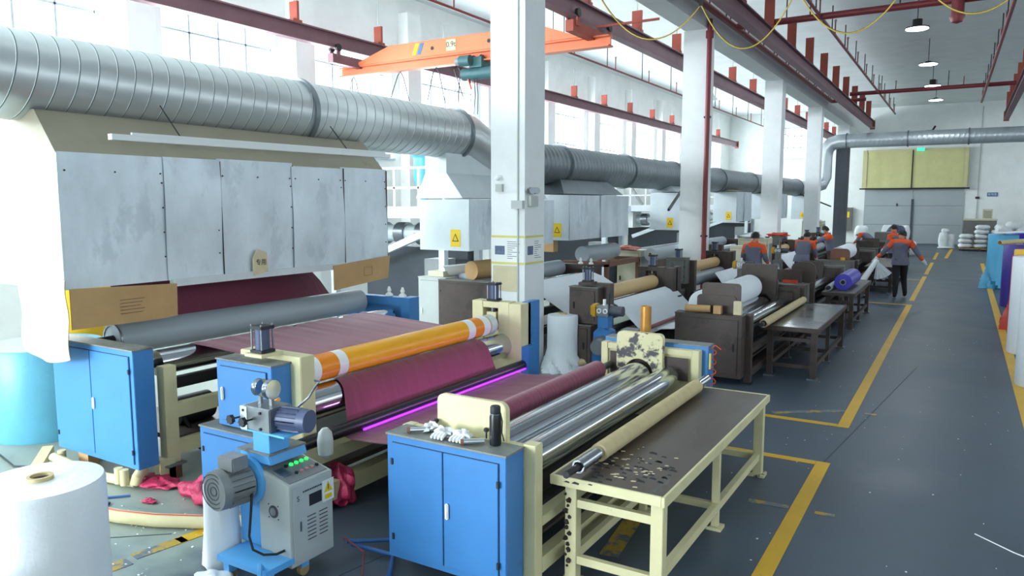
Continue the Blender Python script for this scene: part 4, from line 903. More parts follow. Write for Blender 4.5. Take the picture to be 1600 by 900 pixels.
# wrapped bulb shaped object behind the control box
MB().lathe((-3.62, 3.55, .62), [(.02, 0), (.05, .03), (.055, .12), (.045, .18), (.02, .21)], 18).build('exhaust_bulb', M_grey, label='grey rounded metal bulb behind the control box', cat='fitting')
# folded yellow cloth behind gearbox
MB().beam((-3.95, 3.2, .96), (-3.78, 3.3, 1.06), .07, .02).build('yellow_strip', M_yellow, label='short yellow strip leaning on the gearbox of the drive stand', cat='strip')
# white bag behind big motor
def bag(u, v): 
    a = 2*PI*u; rx, ry = .10+.03*(1-v)+.01*math.sin(3*a), .09+.03*(1-v)+.012*math.cos(5*a+v*3)
    return (-4.02+rx*math.cos(a), 3.0+ry*math.sin(a), .01+.56*v)
MB().grid(bag, 32, 10).build('plastic_bag', M_white, label='tall white plastic bag beside the large grey motor', cat='bag')
# ================= floor litter near the first row
def rag(x, y, r_, label, seed, m=M_magenta, fl=.45, sq=(1.3, .8)):
    MB().blob((x, y, r_*fl), r_, .2, seed, 40, 22, fl, sq).build('cloth_rag', m, label=label, cat='rag')
rag(-4.95, 3.6, .14, 'large crumpled crimson cloth on the floor beside the foam pipe', 3, fl=.7)
rag(-5.15, 3.62, .12, 'smaller pink cloth heap behind the large crimson one', 8, fl=.5)
rag(-5.62, 3.62, .15, 'flat crimson cloth by the brown foot block', 5, fl=.25)
rag(-5.36, 3.36, .05, 'tiny pink scrap alone on the floor before the foam pipe', 6, fl=.3)
rag(-5.1, 4.15, .15, 'dark crimson cloth under the grey roller laminator', 9, fl=.4)
rag(-3.75, 2.75, .14, 'pale pink plastic scrap under the drive stand casters', 11, m=M_white, fl=.3, sq=(1.5, .8))
rag(-4.05, 4.1, .12, 'crimson cloth bunch stuffed behind the drive stand', 14, fl=1.3)
MB().tube([(-5.6, 2.95, .05), (-5.2, 3.02, .05), (-4.9, 3.12, .05), (-4.6, 3.27, .05), (-4.35, 3.45, .05)], .05, 14).build('foam_pipe', M_hose, label='long cream foam pipe lying across the floor', cat='pipe')
MB().tube([(-5.6, 2.935, .1), (-5.2, 3.005, .1), (-4.9, 3.105, .1), (-4.6, 3.255, .1), (-4.36, 3.43, .1)], .004, 6).build('cord', M_rollred, label='thin red cord along the top of the long cream foam pipe', cat='cord')
t = thing('drain_pipe', (-6.3, 3.5, .1), 'cream plastic pipework on the floor below the blue laminator', 'pipe')
MB().tube([(-6.75, 3.36, .12), (-6.5, 3.38, .09), (-6.1, 3.42, .05), (-5.72, 3.48, .05)], .04, 12).build('pipe_run', M_hose, t); MB().tube([(-5.72, 3.48, .05), (-5.7, 3.48, .1), (-5.72, 3.55, .16)], .045, 12).build('elbow', M_hose, t)
for x in (-6.72, -5.86, -5.78): MB().cyl((x, 3.42, .04), (x, 3.42, .17), .035, n=14).build('fitting', M_hose, t)
B(-6.6, -6.45, 3.5, 3.6, 0, .16).build('block', M_kraft2, t)
MB().beam((-7.0, 3.45, .12), (-6.55, 3.06, .04), .09, .07).build('wood_beam', M_hose, label='cream painted timber leaning at the corner of the blue laminator', cat='timber')
for k, (pts, lb, m) in enumerate((([(-7.6, 3.3, .02), (-7.1, 3.2, .02), (-6.8, 3.35, .02), (-6.6, 3.2, .02)], 'black cable on the floor by the turquoise roll', M_cable), ([(-5.95, 3.25, .01), (-5.75, 3.15, .01), (-5.6, 3.18, .01), (-5.5, 3.05, .01), (-5.55, 2.95, .01)], 'black cable curling before the foam pipe', M_cable), ([(-5.9, 3.1, .01), (-5.75, 3.2, .01), (-5.6, 3.35, .01)], 'thin blue cable crossing a black one', M_navy))):
    MB().tube(pts, .009, 6).build('floor_cable', m, label=lb, cat='cable')
MB().tube([(-3.4, 3.55, .06), (-3.1, 3.62, .03), (-2.95, 3.4, .02), (-2.93, 3.2, .02), (-3.1, 3.05, .02), (-3.4, 2.95, .02)], .016, 10).build('blue_hose', M_navy, label='thick blue hose looping on the floor by the winder cabinet', cat='hose')
MB().tube([(-3.4, 3.5, .1), (-3.1, 3.9, .03), (-2.9, 3.9, .02), (-2.7, 3.85, .02)], .014, 10).build('blue_hose', M_navy, label='blue hose running from the control box under the winder', cat='hose')
MB().tube([(-3.42, 3.5, .12), (-3.2, 3.45, .1), (-3.08, 3.3, .03), (-3.2, 3.15, .01)], .006, 8).build('red_cable', M_redpipe, label='thin dark red cable on the floor beside the blue hose', cat='cable')
g = MB(); g.box(-2.95, -2.9, 3.9, 4.1, .15, .19); g.cyl((-2.92, 4.0, .19), (-2.92, 4.0, .3), .03, n=10); g.build('hose_valve', M_cream, win1)

# ================= rolls standing at left
def core_roll(name, x, y, r_, h_, m, label, core=M_kraft, wrapseed=None, group=None, cat='roll', tilt=None):
    t = thing(name, (x, y, 0), label, cat, group); n = 48; rnd = random.Random(int(x*100)); ph = rnd.random()*6
    prof = [(r_*.985, .0), (r_, .02), (r_, h_*.5), (r_, h_-.03), (r_*.97, h_-.004), (r_*.6, h_), (.065, h_)]
    if wrapseed is not None:
        vs = []; fs = []
        zs = [0, .03, .08, .15, .22, .3, .4, .6, 1]
        for j, q in enumerate(zs):
            for i in range(n):
                a = 2*PI*i/n; e = max(0, .42-q)*1.1*r_*(.6+.4*math.sin(5*a+ph+q*14)+.35*math.sin(11*a+q*31))
                vs.append((x+(r_+e)*math.cos(a), y+(r_+e)*math.sin(a), q*(h_-.02)))
        for j in range(len(zs)-1):
            for i in range(n): fs.append((j*n+i, j*n+(i+1) % n, (j+1)*n+(i+1) % n, (j+1)*n+i))
        MB().add(vs, fs).build('wrap', m, t); prof = [(r_*.99, h_*.5)]+prof[3:]
    MB().lathe((x, y, 0), prof, n).build('roll_body', m, t)
    MB().pipe((x, y, h_-.03), (x, y, h_+.02), .062, .045, 32).build('core', core, t); MB().cyl((x, y, h_-.2), (x, y, h_+.003), .046, n=24).build('core_hollow', M_dark, t)
    return t
core_roll('film_roll', -4.02, 1.93, .30, .92, M_white, 'big white film roll with kraft core standing at the lower left')
core_roll('film_roll', -3.75, 1.25, .26, .62, M_white, 'low white roll cut by the lower left corner of the picture')
core_roll('film_roll', -8.05, 4.0, .55, .92, M_teala, 'turquoise film roll behind the bleached cardboard')
core_roll('film_roll', -8.9, 4.75, .42, 1.75, M_rollyel, 'tall yellow film roll behind the turquoise one')
core_roll('film_roll', -4.72, 9.2, .215, .80, M_whitecl, 'white roll in crumpled plastic standing beside the nearest column', wrapseed=4)
# rolls on the right of the aisle
core_roll('film_roll', .98, 24.7, .36, 1.50, M_cyan, 'sky blue film roll beyond the violet one at the right', wrapseed=2)
core_roll('film_roll', 1.45, 25.6, .36, 1.52, M_indigo, 'indigo film roll behind the sky blue one at the right')
core_roll('film_roll', 1.12, 20.4, .3, 1.42, M_navyroll, 'violet film roll between the sky blue and yellow rolls')
core_roll('film_roll', 1.2, 18.6, .26, 1.40, M_rollyel, 'yellow film roll right of the violet one beside the aisle')
core_roll('film_roll', 1.12, 16.7, .3, 1.38, M_rollred, 'red film roll between the yellow and white rolls', wrapseed=5)
core_roll('film_roll', 1.07, 14.1, .37, 1.52, M_whitecl, 'farther of two white wrapped rolls at the right edge')
core_roll('film_roll', 1.05, 11.6, .36, 1.56, M_whitecl, 'nearer of two white wrapped rolls at the right edge')
def tube_lying(p0, p1, r_, label, m=M_kraft): return MB().pipe(p0, p1, r_, r_*.8, 20).build('core_tube', m, label=label, cat='tube')
tube_lying((.7, 19.2, 1.5), (2.0, 21.0, 1.56), .05, 'kraft tube lying across the tops of the violet and yellow rolls')
MB().beam((.9, 24.2, 1.55), (2.2, 25.4, 1.6), .5, .02).build('film_sheet', M_whitecl, label='white film sheet over the indigo and sky blue rolls', cat='sheet')
# ================= sacks and pallets at the far wall
pal = thing('pallet', (.5, 44, 0), 'wooden pallet under the stacked white sacks near the far wall', 'pallet')
for k in range(4): B(-.15, 1.75, 43.4+.32*k, 43.6+.32*k, .10, .13).build('plank', M_wood, pal)
for x in (-.1, .7, 1.55): B(x, x+.12, 43.4, 44.6, 0, .10).build('bearer', M_dark, pal)
gname = 'white sacks by the far wall'
LAYER = ['in the bottom layer', 'in the second layer', 'in the third layer', 'in the fourth layer', 'on the very top']
def sack(x, y, z, sx=.32, sy=.45, sz=.11, seed=1, label='plump white woven sack stacked on the far pallet', rot=0, grp=gname):
    g = MB(); rnd = random.Random(seed); ph = rnd.random()*6; n = 20; m = 10; vs = []; fs = []
    for j in range(m+1):
        t_ = PI*j/m
        for i in range(n):
            a = 2*PI*i/n; ca, sa = math.cos(a), math.sin(a); q = (abs(ca)**4+abs(sa)**4)**-.25
            k = 1+.06*math.sin(5*a+ph)*math.sin(3*t_)
            st_ = math.sin(t_)**.45; vs.append((x+sx*q*ca*st_*k, y+sy*q*sa*st_*k, z+sz*(math.cos(t_)*k+1)))
    for j in range(m):
        for i in range(n): fs.append((j*n+i, (j+1)*n+i, (j+1)*n+(i+1) % n, j*n+(i+1) % n))
    return g.add(vs, fs).build('sack', M_sack, label=label, cat='sack', group=grp)
sd = 0
for z, xs_ in ((.13, (.15, .8, 1.45)), (.36, (.15, .8, 1.45)), (.59, (.18, .82, 1.45)), (.82, (.82, 1.5)), (1.05, (.85,))):
    for x in xs_:
        sd += 1; sack(x, 43.95, z, .31, .5, .115, sd, label='plump white sack %s of the far pallet, %s stack' % (LAYER[int(round((z-.13)/.23))], 'left' if x < .5 else 'middle' if x < 1.2 else 'right'))
for k, (x, y, z, a, b, c_) in enumerate(((-.85, 45.2, 0, .22, .2, .42), (-.5, 45.3, 0, .2, .2, .38), (-.78, 45.3, .8, .18, .18, .12), (-.7, 44.9, 0, .38, .25, .06))):
    sack(x, y, z, a, b, c_, 40+k, ('white sack standing by the far gate, taller one', 'white sack standing by the far gate, shorter one', 'small white sack on top by the far gate', 'flat white sack on the floor before the far gate')[k], grp='white sacks against the gate')
t = thing('storage_bin', (.6, 47, 0), 'large grey brown bin behind the stacked sacks', 'bin'); B(.0, 1.5, 46.4, 47.6, 0, 1.5).build('bin_body', M_dark2, t); B(-.03, 1.53, 46.37, 47.63, 1.45, 1.52).build('rim', M_beige, t)
t = thing('control_cabinet', (1.0, 48.4, 0), 'small beige louvred cabinet on the bin by the far wall', 'cabinet'); B(.85, 1.3, 46.8, 47.1, 1.52, 2.05).build('body', M_beige, t)
for k in range(5): B(.9, 1.25, 46.79, 46.8, 1.6+.08*k, 1.63+.08*k).build('louvre', M_dark2, t)
for k, (x, y, z) in enumerate(((1.9, 46, 0), (2.6, 46, 0), (2.2, 46.2, .75), (2.9, 46.2, .75), (1.8, 46.2, .9), (3.2, 45.8, 0), (1.55, 42.5, .0), (2.3, 42.6, .0), (1.7, 42.6, .62), (2.5, 42.6, .62), (2.1, 42.6, 1.1), (2.9, 42.2, .0), (2.9, 42.2, .7))):
    sack(x, y, z, .38, .4, .36 if z < .7 else .2, 60+k, 'white sack in the heap behind the coloured rolls, '+('lower row nearest the pallet', 'lower row, second along', 'upper row over the first two', 'upper row, second along', 'flat one over the lower first', 'lower row toward the edge', 'front row beside the pallet', 'front row, second one', 'front row, second tier near side', 'front row, second tier far side', 'front row, topmost', 'front corner, floor level', 'front corner, raised one')[k], grp='heap of sacks behind the rolls')
for k in range(6): sack(2.2, 33, .2*k+0.0, .42, .42, .1, 80+k, 'folded white sack in the tall pile at the right edge, %s' % ('bottom one', 'second from the floor', 'third from the floor', 'fourth from the floor', 'second from the top', 'topmost')[k], grp='tall pile of folded sacks')

# ================= dark machine rows further down the hall
WS = [(-.0, 0)]
d2 = (M_dark, M_dark, M_dark, (M_dark, M_dark), M_dark)
d3_ = (M_dark2, M_dark, M_dark2, (M_dark, M_dark), M_dark2)
winder(-2.33, 9.52, 'dark brown winder with white roll beside the steel topped table', d2, doors=1)
table(-2.26, -1.56, 10.36, 13.10, .70, 'dark work table with shiny steel top, second from the near end', M_tableg, M_dark)
winder(-2.30, 14.0, 'grey brown winder behind the indigo roll table', d3_, doors=1)
table(-2.18, -1.64, 14.85, 17.65, .70, 'dark work table carrying the indigo roll', M_dark2, M_dark)
winder(-2.28, 20.3, 'grey winder near the walking worker', d3_, doors=1)
table(-2.15, -1.5, 21.6, 25.2, .70, 'long grey table beside the walking worker', M_dark2, M_dark)
winder(-2.3, 26.5, 'farthest grey winder down the hall', d3_, doors=1)
table(-2.17, -1.6, 27.6, 30.4, .70, 'far small table down the hall', M_dark2, M_dark)
# rolls on those winders
def flat_roll(x, z, y0, y1, r_, m, label, core=True, cm=M_kraft):
    t = thing('material_roll', (x, (y0+y1)/2, z-r_), label, 'roll'); MB().cyl((x, y0, z), (x, y1, z), r_, n=48).build('roll_body', m, t)
    MB().pipe((x, y0-.03, z), (x, y1+.03, z), .055, .04, 24).build('core', cm, t); MB().cyl((x, y0-.005, z), (x, y1+.005, z), .04, n=20).build('core_hollow', M_ink, t); return t
flat_roll(-2.97, .97, 9.95, 12.55, .20, M_whitecl, 'thick white material roll on the dark brown winder')
flat_roll(-2.72, 1.02, 20.9, 23.0, .2, M_whitecl, 'round white roll on the winder near the bending worker')
flat_roll(-1.88, .86, 15.25, 16.7, .155, M_indigo, 'indigo film roll lying on the dark table', cm=M_steel)
for x, y0, y1, lb in ((-2.18, 10.05, 12.9, 'kraft tube lying along the steel topped table'), (-2.1, 15.0, 17.4, 'grey tube lying behind the indigo roll')):
    t = thing('core_tube', (x, y0, .7), lb, 'tube'); MB().pipe((x, y0, .765), (x, y1, .765), .055, .04, 24).build('tube_wall', M_kraft if y0 < 12 else M_greyrub, t); MB().cyl((x, y0-.12, .765), (x, y1+.05, .765), .03, n=14).build('shaft', M_iron, t)
rplate(-2.93, -2.42, .92, 1.30, 9.77, 9.80, .05).build('shield_plate', M_dark, label='dark rounded shield plate before the white roll', cat='plate')
rplate(-3.15, -2.58, .85, 1.34, 12.72, 12.78, .03).build('shield_plate', M_dark, label='tall dark shield plate at the far end of the white roll', cat='plate')
rplate(-2.66, -2.24, .90, 1.28, 14.4, 14.44, .14).build('shield_plate', M_dark, label='dark arched shield plate behind the red tray', cat='plate')
rplate(-2.86, -2.4, .9, 1.2, 20.5, 20.54, .1).build('shield_plate', M_brown, label='brown arched shield plate before the round white roll', cat='plate')
tube_lying((-3.1, 9.6, .965), (-2.78, 9.66, .965), .048, 'short kraft tube on the dark winder cabinet', M_kraft2)
B(-2.72, -2.62, 9.58, 9.66, .915, 1.02).build('cardboard_box', M_kraft2, label='small open kraft box on the dark winder cabinet', cat='box')
B(-2.47, -2.37, 9.62, 9.68, .915, 1.09).build('cardboard_box', M_kraft3, label='taller pale box standing on the dark winder cabinet', cat='box')
B(-2.75, -2.5, 14.08, 14.18, .915, .96).build('red_tray', M_rollred, label='red tray on the grey brown winder cabinet', cat='tray')
B(-2.6, -2.5, 20.38, 20.48, .915, .98).build('orange_box', M_amber, label='orange box on the winder cabinet by the round white roll', cat='box')
tan = ([(.42, 2.6, 0)], [M_tan2]); gy = ([(.42, 2.6, 0)], [M_greyrub])
coater(-4.24, 9.3, 'dark coating machine with tan roller and white sheet', PD, tan, M_chrome, L=2.75, lamp=False, cw=.44)
coater(-4.55, 14.1, 'grey coating machine with tan over grey rollers beside the second column', PG, tan, M_greyrub, L=2.75, lamp=False, noz=.1, cw=.42)
coater(-4.3, 20.6, 'far dark coating machine beyond the second column', PD, tan, M_greyrub, L=2.75, lamp=False, cw=.45)
coater(-4.3, 26.6, 'farthest dark coating machine', PD, gy, M_greyrub, L=2.75, lamp=False, cw=.45)
laminator(-5.75, 9.3, 'dark laminator with grey roller behind the tan roller machine', PD, M_greyrub, L=3.2, doors=1)
laminator(-5.9, 17.2, 'dark laminator beyond the second column', PD, M_greyrub, L=3.2, doors=1)
laminator(-5.9, 21.5, 'far dark laminator between the second and third columns', PD, M_greyrub, L=3.2, doors=1)
laminator(-5.9, 28, 'farthest dark laminator behind the workers', PD, M_greyrub, L=3.2, doors=1)
# white webs
for n, (pr_, a, b, lb) in enumerate((
    ([(-4.25, .95), (-4.15, .9), (-3.78, .55), (-3.72, .5)], 9.8, 12.3, 'white sheet running down from the tan roller'),
    ([(-3.66, .58), (-3.3, .62), (-3.05, .72)], 9.9, 12.2, 'grey white sheet running into the dark brown winder'),
    ([(-5.75, 1.12), (-5.5, 1.04), (-5.2, .87), (-4.94, .72)], 9.75, 12.3, 'white sheet right of the nearest column'),
    ([(-6.0, 1.05), (-5.5, 1.0), (-4.5, .95)], 17.2, 19, 'white sheet between the machines beyond the second column'),
    ([(-4.2, .95), (-3.9, .6), (-3.1, .7)], 20.9, 23.2, 'white sheet by the worker left of the arched plate'),
    ([(-4.25, .95), (-4.0, .62), (-3.1, .7)], 15.0, 17.2, 'white sheet between the grey coater and the grey brown winder'))):
    pp = []
    for (x0_, z0_), (x1_, z1_) in zip(pr_, pr_[1:]): pp += [(x0_+(x1_-x0_)*k/4, z0_+(z1_-z0_)*k/4) for k in range(4)]
    pp.append(pr_[-1]); MB().sheet(pp, a, b, .004, 30, .003, n).build('white_web', M_whitecl, label=lb, cat='sheet')
roller(MB(), -3.66, .62, 9.6, 12.7, .03, 20).build('guide_bar', M_redpipe, label='thin dark red guide bar before the dark brown winder', cat='roller')
for k, (x, y, lb) in enumerate(((-3.55, 14.9, 'grey guide roller beside the white roll shield'), (-3.3, 15.0, 'dark red guide roller beside the grey one'))): roller(MB(), x, .85, y, y+2.6, (.07, .05)[k], 24).build('guide_bar', (M_greyrub, M_redpipe)[k], label=lb, cat='roller')
# second drive stands (blue one behind the near winder, amber ones further on)
def drive2(x, y, mst, mcap, label, z=1.0):
    t = thing('drive_stand', (x, y, 0), label, 'stand')
    B(x-.16, x+.16, y-.16, y+.2, .1, .14).build('base_plate', mst, t); MB().prism([(x-.16, .14), (x+.12, .14), (x+.10, z-.18), (x-.04, z-.12), (x-.12, z-.2)], 'y', y-.05, y+.12).build('pedestal', mst, t, bev=.005)
    MB().pipe((x+.0, y-.1, z-.35), (x+.0, y-.05, z-.35), .12, .06, 28).build('ring_flange', M_steel, t); MB().cyl((x, y-.2, z-.35), (x, y-.1, z-.35), .09, n=24).build('motor', M_motor, t)
    B(x-.06, x+.07, y-.06, y+.08, z-.14, z).build('neck', mst, t); gb_ = B(x-.07, x+.08, y-.08, y+.1, z, z+.13).build('gearbox', M_steel, t, bev=.006)
    MB().cyl((x+.08, y, z+.07), (x+.24, y, z+.07), .06, n=24).build('motor', M_slate, t); MB().box(x-.16, x-.07, y-.07, y+.08, z-.01, z+.14).build('belt_cover', mcap, t, bev=.02)
    for dx in (-.03, .05): MB().pipe((x+dx, y-.1, z+.07), (x+dx, y-.08, z+.07), .03, .018, 18).build('pulley_ring', M_paper, gb_)
    MB().cyl((x+.06, y, z+.13), (x+.06, y, z+.28), .012, n=10).build('lever', M_ink, t); MB().cyl((x-.0, y, z+.13), (x-.0, y, z+.2), .02, n=10).build('cap', M_paper, t)
    for dx in (-.13, .13):
        for dy in (-.12, .16): MB().cyl((x+dx-.012, y+dy, .05), (x+dx+.012, y+dy, .05), .05, n=14).build('wheel', M_ink, t)
    return t
drive2(-3.62, 8.15, M_blue, M_amber, 'blue drive stand with amber belt cover behind the near winder', 1.0)
drive2(-3.55, 14.3, M_dark2, M_amber, 'grey drive stand with amber cover beside the shield plates', 1.12)
drive2(-3.95, 19.5, M_dark2, M_amber, 'far drive stand with amber cover near the workers', 1.1)
B(-3.72, -3.5, 8.9, 9.1, .55, .72).build('scrap_box', M_motor, label='grey metal box behind the blue drive stand', cat='box')
tube_lying((-4.7, 9.0, .1), (-4.1, 9.6, .2), .05, 'kraft tube leaning beside the white wrapped roll')
tube_lying((-4.4, 8.7, .06), (-3.8, 8.85, .06), .04, 'cream tube on the floor by the white wrapped roll', M_hose)
# pale cabinets and extruder frames in the window bay
def pale_cab(x0, x1, y0, y1, z1, label, m=M_beige, doors=1):
    t = thing('control_cabinet', ((x0+x1)/2, y0, 0), label, 'cabinet'); cabinet(t, x0, x1, y0, y1, .1, z1, m, doors, m, 'l')
    g = B(x1, x1+.006, y0+.03, y1-.03, .2, z1-.12).build('side_opening', M_motor, t); B(x0, x1, y0+.05, y1, 0, .1).build('plinth', M_dark, t); return t
pale_cab(-7.42, -6.88, 9.4, 10.4, 1.17, 'light grey cabinet with open side left of the nearest column', M_grey)
pale_cab(-6.55, -6.0, 15.4, 16.0, 1.3, 'beige cabinet topped with papers left of the second column')
pale_cab(-5.1, -4.3, 20.1, 20.5, 1.42, 'beige cabinet right of the second column')
pale_cab(-4.75, -4.35, 18.0, 18.4, 1.32, 'stained beige cabinet with air cylinder beyond the second column')
pale_cab(-5.8, -5.0, 33.2, 34, 1.6, 'beige cabinet by the far workers')
for k, (p0, p1, r_, lb) in enumerate((((-7.1, 9.6, 1.26), (-6.6, 10.9, 1.3), .09, 'paper roll on the light grey cabinet'), ((-6.6, 9.7, 1.29), (-6.3, 11, 1.32), .15, 'fat kraft roll behind the light grey cabinet'))): MB().cyl(p0, p1, r_, n=28).build('paper_roll', (M_paper, M_kraft2)[k], label=lb, cat='roll')
B(-7.3, -7.0, 9.5, 9.75, 1.185, 1.27).build('tool_box', M_beige, label='small beige box on the light grey cabinet', cat='box')
for k, (x, y, z, m, lb) in enumerate(((-6.35, 15.5, 1.315, M_pinksheet, 'pink sheets spread on the beige cabinet by the second column'), (-4.8, 20.2, 1.435, M_white, 'white crumpled sheet on the beige cabinet right of the second column'), (-5.4, 33.3, 1.61, M_white, 'white bundle on the far beige cabinet'), (-4.6, 22.5, 1.4, M_rollred, 'red cloth by the third column'))):
    MB().blob((x, y, z+.04), .2, .4, k+30, 16, 8, .25, (1.4, .9)).build('paper_heap', m, label=lb, cat='papers')
B(-4.7, -4.5, 22.3, 22.7, 0, 1.42).build('crate_stack', M_dark2, label='grey crate stack under the red cloth', cat='crate')
def extruder(y, label, blue=False):
    t = thing('extruder', (-9, y, 0), label, 'machine')
    for dx in (-1.4, 1.2):
        for dy in (0, 1.1): B(-9+dx-.06, -9+dx+.06, y+dy-.06, y+dy+.06, 0, 2.1).build('post', M_galv2, t)
    B(-10.6, -7.6, y-.1, y+1.25, 2.08, 2.28).build('platform', M_galv2, t)
    for z in (2.6, 2.95): B(-10.5, -7.7, y-.08, y-.04, z, z+.04).build('handrail', M_paper, t)
    for k in range(6): B(-10.5+.55*k, -10.46+.55*k, y-.08, y-.04, 2.28, 2.95).build('baluster', M_paper, t)
    MB().cyl((-10.6, y+.5, 1.78), (-8.0, y+.5, 1.78), .16, n=24).build('barrel', M_galv2, t)
    for k in range(4): MB().pipe((-10.2+.5*k, y+.5, 1.78), (-9.98+.5*k, y+.5, 1.78), .21, .15, 24).build('heater_band', M_steel, t)
    MB().cyl((-8.2, y+.5, 1.78), (-7.8, y+.5, 1.78), .24, n=28).build('die_flange', M_motor, t)
    B(-10.9, -9.9, y+.1, y+.9, 1.5, 2.05).build('gear_box', M_paper, t)
    MB().beam((-9.9, y+.1, 1.2), (-7.4, y-.05, 2.1), .1, .12).build('stair_rail', M_galv2, t)
    B(-10.4, -7.9, y+.9, y+1.2, 0, 1.5).build('base_cabinet', M_slate, t); B(-8.3, -7.9, y+.1, y+.5, 0, 1.35).build('side_cabinet', M_motor, t)
    MB().beam((-9.6, y+.2, 2.3), (-10.3, y+.2, 3.3), .08).build('hopper_arm', M_motor, t)
    if blue:
        MB().cyl((-10.2, y+.5, 2.3), (-10.2, y+.5, 3.15), .4, n=28).build('hopper', M_blue, t); MB().lathe((-8.9, y+.9, 2.35), [(.05, 0), (.2, .45), (.2, .85), (.24, .9)], 20).build('dryer_tank', M_cyan, t)
    return t
extruder(10.6, 'white extruder with blue hopper and handrail seen beside the large hood', True)
extruder(17.5, 'white extruder with handrail seen left of the second column')
extruder(24.5, 'white extruder beyond the second column in the window bay')
extruder(32, 'farthest extruder in the window bay')
# roll carts / dark clutter on row two
t = thing('unwind_frame', (-6.4, 12.8, 0), 'rusty frame holding a grey cloth roll beside the dark machines', 'frame')
for x in (-6.9, -6.0):
    for y in (13.45, 15.1): B(x, x+.08, y, y+.08, 0, 1.15).build('post', M_brown, t)
for y in (13.45, 15.1): B(-6.9, -5.92, y, y+.08, 1.1, 1.2).build('cross_beam', M_brown, t)
B(-6.0, -5.92, 13.5, 15.1, 1.1, 1.2).build('side_beam', M_brown, t); MB().cyl((-6.5, 13.5, 1.33), (-6.5, 15.1, 1.33), .16, n=30).build('cloth_roll', M_greyrub, t)
flat_roll(-5.7, 1.25, 15.2, 17.2, .14, M_greyrub, 'steel grey roller roll beyond the nearest column')
B(-7.4, -7.1, 13.4, 13.6, 1.36, 1.6).build('junction_box', M_kraft2, label='amber box hanging below the grey hood', cat='box')
B(-3.0, -2.4, 33, 34, 0, 1.2).build('clutter_cabinet', M_dark2, label='grey cabinet far down the hall below the white sacks', cat='cabinet')
for k, (x, y, z) in enumerate(((-3.2, 37, 0), (-2.6, 37.5, 0), (-2.0, 38, 0), (-2.9, 38, .7), (-2.3, 38, .7), (-3.9, 36, .0), (-3.8, 36, .7))): sack(x, y, z, .28, .28, .34, 100+k, 'white plastic bundle beyond the workers, '+('first on the floor', 'second on the floor', 'third on the floor', 'raised one on the near pile', 'raised one on the middle pile', 'lower one of the outer pair', 'upper one of the outer pair')[k], grp='bundles beyond the workers')
rag(-2.5, 36, .35, 'dark blue cloth heap beyond the workers', 31, m=M_bmotor, fl=1.9)

